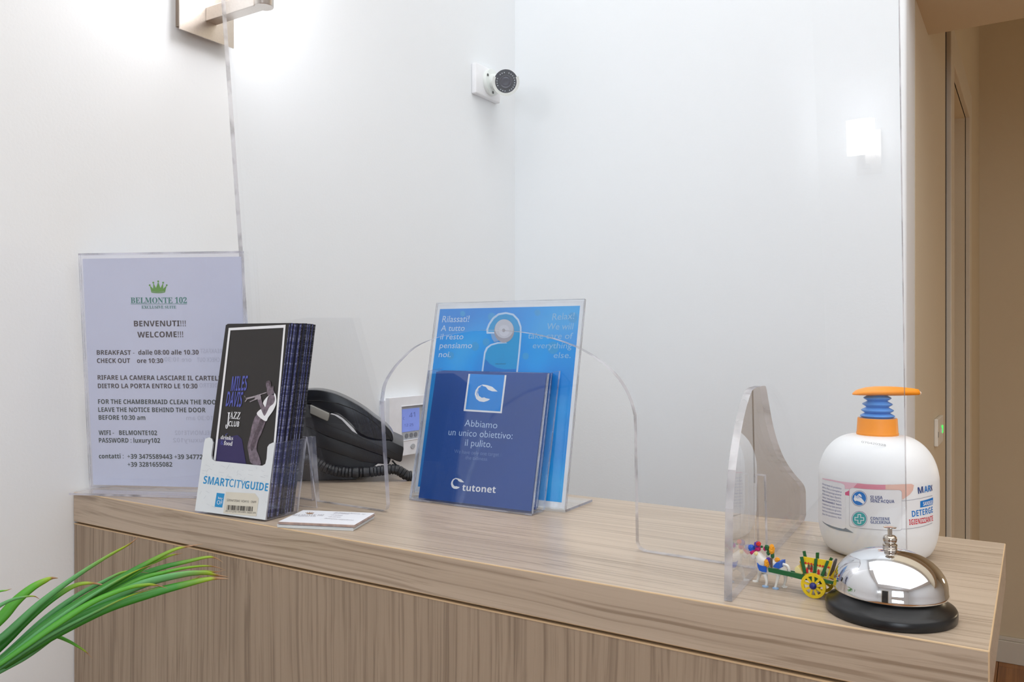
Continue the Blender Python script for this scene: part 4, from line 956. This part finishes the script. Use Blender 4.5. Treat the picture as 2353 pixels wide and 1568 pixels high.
# ================================================================== SERVICE BELL
bX, bY = -.0815, .5960
bell = empty('service_bell', (bX, bY, DZ), 'chrome dome counter bell on a black base, front right corner of the desk', 'bell')
CH_ = mat('chrome', (226, 228, 232), .035, metal=1, var=0); NK = mat('nickel', (196, 188, 178), .12, metal=1, var=.02)
MB().lathe((bX, bY, DZ), [(.0385, 0), (.0397, .0006), (.0400, .0020), (.0400, .0056), (.0392, .0070), (.0372, .0082), (.0345, .0100), (.0325, .0125), (.0312, .0150), (.0306, .0165), (.02, .0165)], 96).build('bell_base', mat('bell_base_black', (18, 19, 22), .3, var=.03), bell, smooth=35)
dm = [(.0335, .0158), (.0350, .0150), (.0354, .0156), (.0352, .0172), (.0349, .0186)]
for k in range(1, 25):
    t = (pi / 2) * k / 24; dm.append((.0349 * cos(t) ** .98, .0186 + .0242 * sin(t)))
MB().lathe((bX, bY, DZ), dm[:-1] + [(0, .0428)], 96).build('bell_dome', CH_, bell, smooth=50)
MB().lathe((bX, bY, DZ), [(.0045, .0405), (.0045, .0432), (.0042, .0436), (.0045, .0440), (.0045, .0455), (.0034, .0462), (.0041, .0474), (.0044, .0489), (.0041, .0504), (.0030, .0515), (.0014, .0518)], 40).build('post_nut', NK, bell, smooth=40)
MB().lathe((bX, bY, DZ), [(.0014, .0510), (.0014, .0560), (.0040, .0566), (.0042, .0571), (0, .0575)], 32).build('plunger', NK, bell, smooth=40)
e_ = V3((bX, bY, DZ + .0205)) + RT * .0342 - FW * .0035
MB().lathe(e_, [(.0022, -.001), (.0022, .0009), (.001, .0014), (0, .0015)], 20, RT).build('side_rivet', NK, bell, smooth=40)

# ================================================================== TOY HORSE AND CART
O_t = PZ(1870.4, 1373); dT = V3((.989, -.12, 0)).normalized()
ft_ = Frame(O_t, dT, UP)
def T3(x, y, c=0): return ft_.P(1680 + x / 8.404, 1220 + y / 8.404, c)
def T2(x, y, c=0): return ft_.hit(1680 + x / 8.404, 1220 + y / 8.404, c)
toy = empty('toy_horse_cart', O_t + V3((-.03, .005, 0)), 'tiny painted horse and yellow-wheeled cart souvenir between the acrylic foot and the bell', 'figurine')
TW_ = mat('toy_white', (232, 230, 224), .35); TG = mat('toy_green', (22, 96, 50), .4); TY = mat('toy_yellow', (228, 196, 20), .4, var=.08, scale=300); TBL = mat('toy_blue', (30, 92, 196), .45); TR_ = mat('toy_red', (206, 44, 40), .5); TP = mat('toy_magenta', (196, 24, 110), .6); TOr = mat('toy_orange', (236, 160, 30), .5); TBr = mat('toy_brown', (92, 78, 70), .6); TCr = mat('toy_cream', (236, 222, 160), .6)
mc = .006   # middle plane of the horse behind the near side
# horse body with skin modifier
def horse():
    P = {'hip': T3(1010, 720, mc), 'mid': T3(850, 730, mc), 'sh': T3(660, 690, mc), 'nk': T3(560, 560, mc), 'poll': T3(520, 440, mc), 'fore': T3(450, 450, mc), 'nose': T3(415, 560, mc)}
    legs = {'fn': [(640, 800), (672, 900), (690, 1000), (668, 1085), (660, 1105)], 'ff': [(560, 780), (545, 860), (518, 950), (480, 1005), (468, 1020)], 'hn': [(900, 800), (905, 900), (880, 1000), (855, 1090), (850, 1115)], 'hf': [(1040, 800), (1055, 900), (1048, 980), (1020, 1055), (1030, 1088)]}
    lc = {'fn': .0022, 'ff': .0105, 'hn': .0022, 'hf': .0100}
    verts = []; edges = []; rad = []
    def add(p, r, par):
        verts.append(tuple(p)); rad.append(r)
        if par is not None: edges.append((par, len(verts) - 1))
        return len(verts) - 1
    mid = add(P['mid'], .0046, None); hip = add(P['hip'], .0044, mid); sh_ = add(P['sh'], .0049, mid)
    nk = add(P['nk'], .0036, sh_); pl = add(P['poll'], .0034, nk); fo = add(P['fore'], .0028, pl); no = add(P['nose'], .0019, fo)
    for k, base in (('fn', sh_), ('ff', sh_), ('hn', hip), ('hf', hip)):
        par = base
        for i, (x, y) in enumerate(legs[k]):
            par = add(T3(x, y, lc[k] if i else (lc[k] + mc) / 2), (.0023, .0014, .0010, .0009, .0014)[i], par)
    me = bpy.data.meshes.new('horse_body'); me.from_pydata(verts, edges, []); me.update()
    o = link('horse_body', me, toy, TW_)
    md = o.modifiers.new('skin', 'SKIN'); md.use_smooth_shade = True
    if not me.skin_vertices: 
        bm = bmesh.new(); bm.from_mesh(me); bm.verts.layers.skin.verify(); bm.to_mesh(me); bm.free()
    for i, sv in enumerate(me.skin_vertices[0].data): sv.radius = (rad[i], rad[i]); sv.use_root = (i == 0)
    s2 = o.modifiers.new('sub', 'SUBSURF'); s2.levels = 2; s2.render_levels = 2
    return o
horse()
mb = MB()
for p, r in (((660, 1110), 0), ((860, 1125), 0)):
    q = T3(*p, .0022); mb.lathe((q.x, q.y, DZ), [(.0023, 0), (.0023, .0007), (.0012, .0012)], 16)
mb.build('hoof', mat('toy_pale_blue', (150, 180, 214), .4), toy)
mb = MB()
for p in ((470, 1022), (1030, 1092)):
    q = T3(*p, .0100); mb.lathe((q.x, q.y, DZ), [(.0022, 0), (.0022, .0006), (.0012, .001)], 16)
mb.build('hoof', TW_, toy)
MB().tube(smooth_pts([T3(1020, 660, mc), T3(1090, 690, mc), T3(1125, 760, mc), T3(1130, 850, mc), T3(1160, 905, mc), T3(1200, 905, mc)], 4), [.0012] * 18 + [.0010, .0009, .0008], 8).build('tail', TW_, toy, smooth=60) if False else MB().tube(smooth_pts([T3(1000, 650, mc), T3(1085, 680, mc), T3(1120, 760, mc), T3(1125, 850, mc), T3(1190, 905, mc)], 4), .0011, 8).build('tail', TW_, toy, smooth=60)
MB().prism(ft_, [T2(*p) for p in ((505, 620), (540, 660), (600, 682), (680, 690), (684, 805), (600, 790), (545, 765), (520, 700))], -.0006, .0004).build('blue_breastcloth', TBL, toy)
MB().tube([T3(870, 612, mc), T3(872, 730, mc)], [.006, .0062], 16, flat=.95).build('blue_saddlecloth', TBL, toy, smooth=50) if False else MB().prism(ft_, [T2(*p) for p in ((870, 620), (935, 615), (935, 735), (815, 705), (815, 680))], -.0003, .0112).build('blue_saddlecloth', TBL, toy)
def tuft(name, cx, cy, r, m, c=mc, sy=1.0, seed=0):
    random.seed(seed); bm = bmesh.new(); bmesh.ops.create_icosphere(bm, subdivisions=3, radius=r / 8.404 / FPX * .59)
    for v in bm.verts: v.co *= 1 + random.uniform(-.16, .2); v.co.z *= sy
    o = T3(cx, cy, c)
    for v in bm.verts: v.co += o
    return link(name, mesh_of(bm), toy, m)
tuft('plume', 395, 335, 66, TBL, seed=1); tuft('plume', 430, 420, 62, TP, seed=2, sy=1.2); tuft('plume', 505, 270, 60, mat('toy_violet', (84, 52, 160), .6), seed=3); tuft('plume', 532, 255, 45, TR_, .004, seed=4); tuft('plume', 522, 345, 50, TP, seed=5); tuft('plume', 592, 310, 24, TG, seed=6)
tuft('flower_cluster', 785, 360, 56, TOr, sy=1.7, seed=7); tuft('flower_cluster', 690, 330, 44, TG, sy=1.3, seed=8); tuft('flower_cluster', 655, 350, 32, TP, sy=1.4, seed=9); tuft('flower_cluster', 720, 430, 34, TG, sy=1.4, seed=10)
tuft('flower_cluster', 720, 590, 48, mat('toy_violet', (84, 52, 160)), .002, sy=1.5, seed=11); tuft('flower_cluster', 890, 565, 48, TOr, seed=12); tuft('flower_cluster', 800, 480, 36, TG, sy=1.6, seed=13)
tuft('collar_fringe', 690, 630, 52, TOr, .001, sy=1.5, seed=14); tuft('noseband_fringe', 480, 440, 38, TCr, .003, seed=15)
MB().prism(ft_, [T2(*p) for p in ((765, 520), (800, 530), (800, 715), (765, 700))], -.0012, .0002).build('harness_post', TBr, toy)
for c in (-.0012, .0118):
    MB().prism(ft_, [T2(x, y + (8 if c < 0 else -20), c) for x, y in ((720, 710), (760, 715), (1200, 800), (2000, 980), (2000, 1030), (1330, 925), (1200, 890), (730, 785))], c - .0008, c + .0008).build('shaft', TG, toy)
# cart bed, box, stakes
cN, cF = .0006, .0125
mb = MB().prism(ft_, [T2(*p, cN) for p in ((1190, 840), (1330, 860), (1420, 850), (1800, 930), (2010, 985), (2010, 1005), (1790, 960), (1420, 880), (1320, 890))], cN, cF); mb.build('cart_bed', mat('toy_bare_wood', (190, 164, 128), .6), toy)
def boxside(c, nm):
    MB().prism(ft_, [T2(*p, c) for p in ((1320, 600), (1385, 500), (1960, 590), (1870, 930), (1395, 830))], c, c + .0006).build(nm, TY, toy)
boxside(cN, 'cart_side'); boxside(cF, 'cart_side')
MB().prism(ft_, [T2(*p, cN) for p in ((1415, 650), (1900, 735), (1850, 900), (1440, 822))], cN - .0001, cN).build('painted_scene', mat('toy_scene_paint', (206, 200, 150), .5, var=.5, scale=500), toy)
for i, (x, y, m_) in enumerate(((1470, 760, TR_), (1550, 740, TR_), (1690, 790, TR_), (1820, 820, TBr), (1500, 690, TBr), (1555, 700, TBr))):
    MB().prism(ft_, [T2(x + dx, y + dy, cN) for dx, dy in ((-25, 55), (-22, -20), (0, -55), (22, -20), (25, 60))], cN - .00022, cN - .0001).build('painted_figure', m_, toy)
mb = MB()
for i in range(9):
    x = 1410 + i * 56; y = 620 + i * 11
    mb.prism(ft_, [T2(x + dx, y + dy, cN) for dx, dy in ((0, 0), (30, -22), (56, 8), (28, 28))], cN - .0002, cN - .0001)
mb.build('painted_border', TR_, toy)
mb = MB().quad8([T3(1320, 600, cN), T3(1320, 600, cF), T3(1395, 830, cF), T3(1395, 830, cN), T3(1345, 600, cN), T3(1345, 600, cF), T3(1412, 830, cF), T3(1412, 830, cN)]); mb.build('cart_front_board', TY, toy)
MB().prism(ft_, [T2(*p, cN) for p in ((1230, 720), (1262, 690), (1330, 740), (1390, 830), (1340, 850), (1230, 800))], cN, cN + .008).build('cart_footboard', TCr, toy)
for c, L in ((cN - .0008, (((1325, 510), (1385, 505), (1450, 825), (1395, 835)), ((1608, 545), (1665, 535), (1640, 815), (1582, 815)), ((1840, 580), (1890, 590), (1780, 890), (1725, 860)))),
             (cF + .0006, (((1378, 400), (1430, 393), (1455, 520), (1400, 520)), ((1635, 425), (1695, 425), (1690, 560), (1632, 545)), ((1915, 515), (1965, 545), (1920, 620), (1870, 600))))):
    for q in L:
        MB().prism(ft_, [T2(*p, c) for p in q], c, c + .0009).build('cart_stake', TG, toy)
MB().tube([T3(1925, 880, .006), T3(2010, 600, .006), T3(2035, 545, .006)], [.0013, .0011, .0006], 8).build('brake_lever', mat('toy_grey', (84, 80, 84), .5), toy)
MB().prism(ft_, [T2(*p, cN) for p in ((1870, 930), (1960, 800), (2060, 810), (2060, 985))], cN + .003, cN + .0095).build('tail_board', TY, toy)
def wheel(c):
    ctr = ft_.hit(1869.2, 1346, -.0026); R_ = .00865; ctr = (ctr[0], R_ + .0001)
    mb = MB(); n = 48
    for k in range(n):
        t0, t1 = 2 * pi * k / n, 2 * pi * (k + 1) / n
        q = [(ctr[0] + r * cos(t), ctr[1] + r * sin(t)) for r, t in ((R_, t0), (R_, t1), (R_ * .76, t1), (R_ * .76, t0))]
        mb.prism(ft_, q, c, c + .0012)
    for k in range(9):
        t = 2 * pi * k / 9 + .2; d = V3((cos(t), sin(t), 0)); e = V3((-sin(t), cos(t), 0)) * (R_ * .085)
        q = [(ctr[0] + d.x * r + e.x * s, ctr[1] + d.y * r + e.y * s) for r, s in ((R_ * .18, -1), (R_ * .8, -1.1), (R_ * .8, 1.1), (R_ * .18, 1))]
        mb.prism(ft_, q, c + .0001, c + .0011)
    w = mb.build('wheel', TY, toy)
    h = ft_.p(ctr[0], ctr[1], c)
    MB().lathe(h, [(.0024, .0), (.0023, .0012), (.0014, .0022), (0, .0026)], 20, -ft_.n).build('hub', mat('toy_navy', (30, 40, 120), .4), w, smooth=50)
wheel(-.0032); wheel(cF + .0016)
MB().tube([ft_.p(ft_.hit(1869.2, 1346, 0)[0], .0087, -.002), ft_.p(ft_.hit(1869.2, 1346, 0)[0], .0087, cF + .002)], .0007, 8).build('axle', TBr, toy)

# ================================================================== WALL OUTLET with green light
Zo = lambda x, y: f_ret.hit(2120 + x / 3.92, 900 + y / 3.92, -.006)
ol = empty('wall_switch_plate', f_ret.P(2160, 1000), 'white switch plate with a tiny green light on the beige corridor wall', 'switch')
oa0, ob0 = Zo(130, 500); oa1, ob1 = Zo(178, 250); ob1 = Zo(130, 250)[1]
mb = MB().fbox(f_ret, oa0, oa1, ob0, ob1, -.008, 0); mb.bevel(.002, 2); mb.build('plate', mat('switch_white', (226, 220, 208), .4), ol)
ma_ = oa0 + (oa1 - oa0) * .62
MB().fbox(f_ret, ma_ - .012, ma_ + .018, ob0 + .025, ob1 - .025, -.0095, -.008).build('rocker', mat('switch_white', (226, 220, 208)), ol)
MB().fbox(f_ret, ma_ + .004, ma_ + .016, (ob0 + ob1) / 2 - .007, (ob0 + ob1) / 2 + .010, -.0102, -.0095).build('indicator_light', mat('green_led', (40, 235, 90), .3, emit=1.5), ol)
MB().fbox(f_ret, oa0 + .002, oa0 + .008, (ob0 + ob1) / 2 - .01, (ob0 + ob1) / 2 + .002, -.0084, -.0078).build('screw_hole', mat('dark_hole', (40, 44, 42)), ol)

# ================================================================== POTTED PALM (bottom left)
pot_c = V3((-.70, .12, 0))
palm = empty('potted_palm', pot_c, 'green areca palm with brown-tipped leaflets leaning in front of the desk, lower left', 'plant')
MB().lathe(pot_c, [(.105, 0), (.11, .005), (.135, .25), (.145, .255), (.145, .285), (.128, .285), (.125, .24), (0, .24)], 48).build('pot', mat('pot_grey', (150, 146, 140), .6), palm, smooth=40)
LG = []
def leafmat(name, g, g2):
    m = bpy.data.materials.new(name); nt, b, N, L = nodes(m)
    at = N.new('ShaderNodeAttribute'); at.attribute_name = 'along'
    nz = N.new('ShaderNodeTexNoise'); nz.inputs['Scale'].default_value = 60; tc = N.new('ShaderNodeTexCoord'); L.new(tc.outputs['Object'], nz.inputs['Vector'])
    ad = N.new('ShaderNodeMath'); ad.operation = 'MULTIPLY_ADD'; ad.inputs[1].default_value = .06; L.new(nz.outputs['Fac'], ad.inputs[0]); L.new(at.outputs['Fac'], ad.inputs[2])
    cr = N.new('ShaderNodeValToRGB'); E_ = cr.color_ramp.elements
    E_[0].position = 0; E_[0].color = lin(g); E_[1].position = 1; E_[1].color = lin((176, 146, 112))
    for p, c in ((.62, g2), (.84, (150, 178, 40)), (.9, (150, 110, 60)), (.93, (168, 130, 100))):
        e = E_.new(p); e.color = lin(c)
    L.new(ad.outputs[0], cr.inputs['Fac']); L.new(cr.outputs['Color'], b.inputs['Base Color']); b.inputs['Roughness'].default_value = .38
    b.inputs['Transmission Weight'].default_value = 0
    return m
GM = [leafmat('palm_leaf_deep', (36, 112, 34), (52, 132, 36)), leafmat('palm_leaf_mid', (58, 140, 44), (84, 164, 40)), leafmat('palm_leaf_bluish', (66, 138, 84), (96, 164, 96))]
def leaf(pts, w, mi, d0=.66, d1=.80, tip=.0):
    px = [(x / 4.041, 1180 + y / 4.041) for x, y in pts]
    xs0, xs1 = -130, 530
    P = [PD(x, y, d0 + (d1 - d0) * (x - xs0) / (xs1 - xs0)) for x, y in px]
    C = smooth_pts(P, 7); n = len(C); vs = []; fs_ = []; al = []
    for i, c in enumerate(C):
        t = i / (n - 1); tg = (C[min(i + 1, n - 1)] - C[max(i - 1, 0)]).normalized()
        view = (c - CAM).normalized(); sd = tg.cross(view).normalized(); nn = sd.cross(tg).normalized()
        wd = w / 4.041 / FPX * .75 * .5 * .86 * (min(1, .45 + t * 1.6) * (1 - max(0, t - .3) / .7) ** .95 + .02)
        fold = nn * (-wd * .35)
        tw_ = .3 * sin(3 * t + mi)
        sd = (sd * cos(tw_) + nn * sin(tw_))
        vs += [c + sd * wd, c + sd * wd * .5 + fold * .6, c + fold, c - sd * wd * .5 + fold * .6, c - sd * wd]; al += [t] * 5
    for i in range(n - 1):
        for k in range(4): fs_.append((i * 5 + k, i * 5 + k + 1, i * 5 + k + 6, i * 5 + k + 5))
    me = bpy.data.meshes.new('leaflet'); me.from_pydata([tuple(v) for v in vs], [], fs_); me.update()
    a = me.attributes.new('along', 'FLOAT', 'POINT')
    for i, v in enumerate(al): a.data[i].value = v
    o = link('frond_leaflet', me, palm, GM[mi], True)
    sdm = o.modifiers.new('thick', 'SOLIDIFY'); sdm.thickness = .0003
    return o
R1 = (-520, 1760); R2 = (-430, 1700)
leaf([(-600, 1500), (-300, 1330), (0, 1165), (360, 845), (700, 590), (1000, 400), (1200, 288), (1290, 212)], 75, 2)
leaf([(-500, 1500), (-250, 1230), (0, 985), (150, 815), (300, 690), (420, 625), (480, 603), (540, 603)], 118, 1)
leaf([(-560, 1700), (-250, 1480), (0, 1235), (250, 990), (480, 800), (700, 670), (860, 650), (1000, 678)], 105, 0, .67, .795)
leaf([R1, (0, 1345), (380, 1010), (700, 775), (950, 640), (1120, 555), (1240, 540), (1380, 556)], 62, 2, .67)
leaf([R1, (0, 1370), (350, 1090), (700, 850), (1050, 640), (1350, 470), (1600, 345), (1740, 308), (1885, 285)], 95, 0)
leaf([R1, (0, 1392), (400, 1090), (900, 760), (1200, 590), (1400, 470), (1560, 400), (1640, 380), (1700, 372)], 66, 1, .665)
leaf([R1, (0, 1400), (500, 1040), (900, 800), (1250, 600), (1500, 505), (1750, 445), (1920, 408), (2000, 415), (2072, 458)], 86, 0, .675)
leaf([R1, (0, 1405), (500, 1060), (1000, 760), (1300, 610), (1500, 555), (1700, 512), (1880, 490), (2000, 498), (2096, 530)], 62, 1)
leaf([R1, (0, 1415), (600, 1020), (1200, 680), (1500, 600), (1750, 560), (1900, 540), (2000, 545), (2090, 530)], 70, 1, .67)
leaf([R1, (0, 1420), (500, 1080), (1000, 810), (1350, 650), (1700, 568), (1900, 555), (2020, 578), (2118, 590)], 120, 2, .66, .79)
leaf([R1, (0, 1430), (500, 1120), (950, 890), (1400, 745), (1700, 665), (1900, 618), (2010, 605), (2124, 610)], 135, 0, .655, .785)
leaf([R1, (0, 1400), (500, 1050), (850, 830), (1150, 705), (1350, 665), (1450, 668), (1555, 698)], 72, 1, .65, .78)
leaf([R1, (0, 1425), (400, 1190), (800, 960), (1100, 800), (1400, 720), (1700, 650), (1850, 590), (1925, 548)], 60, 0, .665)
leaf([R1, (0, 1465), (300, 1290), (600, 1080), (900, 920), (980, 885)], 70, 2, .65)
leaf([R1, (0, 1445), (300, 1230), (620, 1050), (900, 880), (1150, 790), (1300, 760)], 110, 0, .66)
leaf([(380, 1200), (440, 1152), (520, 1142), (640, 1190), (740, 1248), (800, 1290), (860, 1350)], 42, 1, .70, .78)
leaf([(-300, 850), (-100, 760), (0, 725), (60, 716), (112, 700)], 26, 1, .62, .75)
leaf([(-300, 1100), (-100, 930), (0, 858), (110, 805), (240, 775), (320, 772), (372, 802)], 40, 2, .64, .78)
leaf([R1, (0, 1385), (420, 1060), (800, 800), (1100, 620), (1300, 520), (1480, 455)], 46, 2, .655, .78)
leaf([R1, (0, 1410), (480, 1090), (900, 850), (1250, 690), (1500, 610), (1620, 580)], 40, 0, .668, .79)
leaf([R1, (0, 1435), (420, 1160), (860, 930), (1200, 770), (1480, 690)], 44, 2, .652, .78)
st = PD(-520 / 4.041, 1180 + 1760 / 4.041, .66)
MB().tube(smooth_pts([pot_c + V3((0, 0, .23)), pot_c + V3((-.01, -.02, .5)), V3((st.x + .01, st.y - .03, .68)), st, PD(0, 1180 + 1425 / 4.041, .70)], 8), [.009] * 10 + [.007] * 10 + [.005] * 10 + [.0035] * 3, 10).build('frond_stem', mat('palm_stem', (96, 130, 60), .5), palm, smooth=60)
MB().tube(smooth_pts([pot_c + V3((.02, .02, .23)), pot_c + V3((-.06, -.05, .55)), PD(-300 / 4.041, 1180 + 1100 / 4.041, .62)], 8), .006, 10).build('frond_stem', mat('palm_stem', (96, 130, 60)), palm, smooth=60)
MB().lathe(pot_c, [(.124, .242), (.12, .25), (.05, .256), (0, .256)], 32).build('soil', mat('potting_soil', (58, 44, 34), .95, bump=.8, bscale=80, bdist=.004), palm)
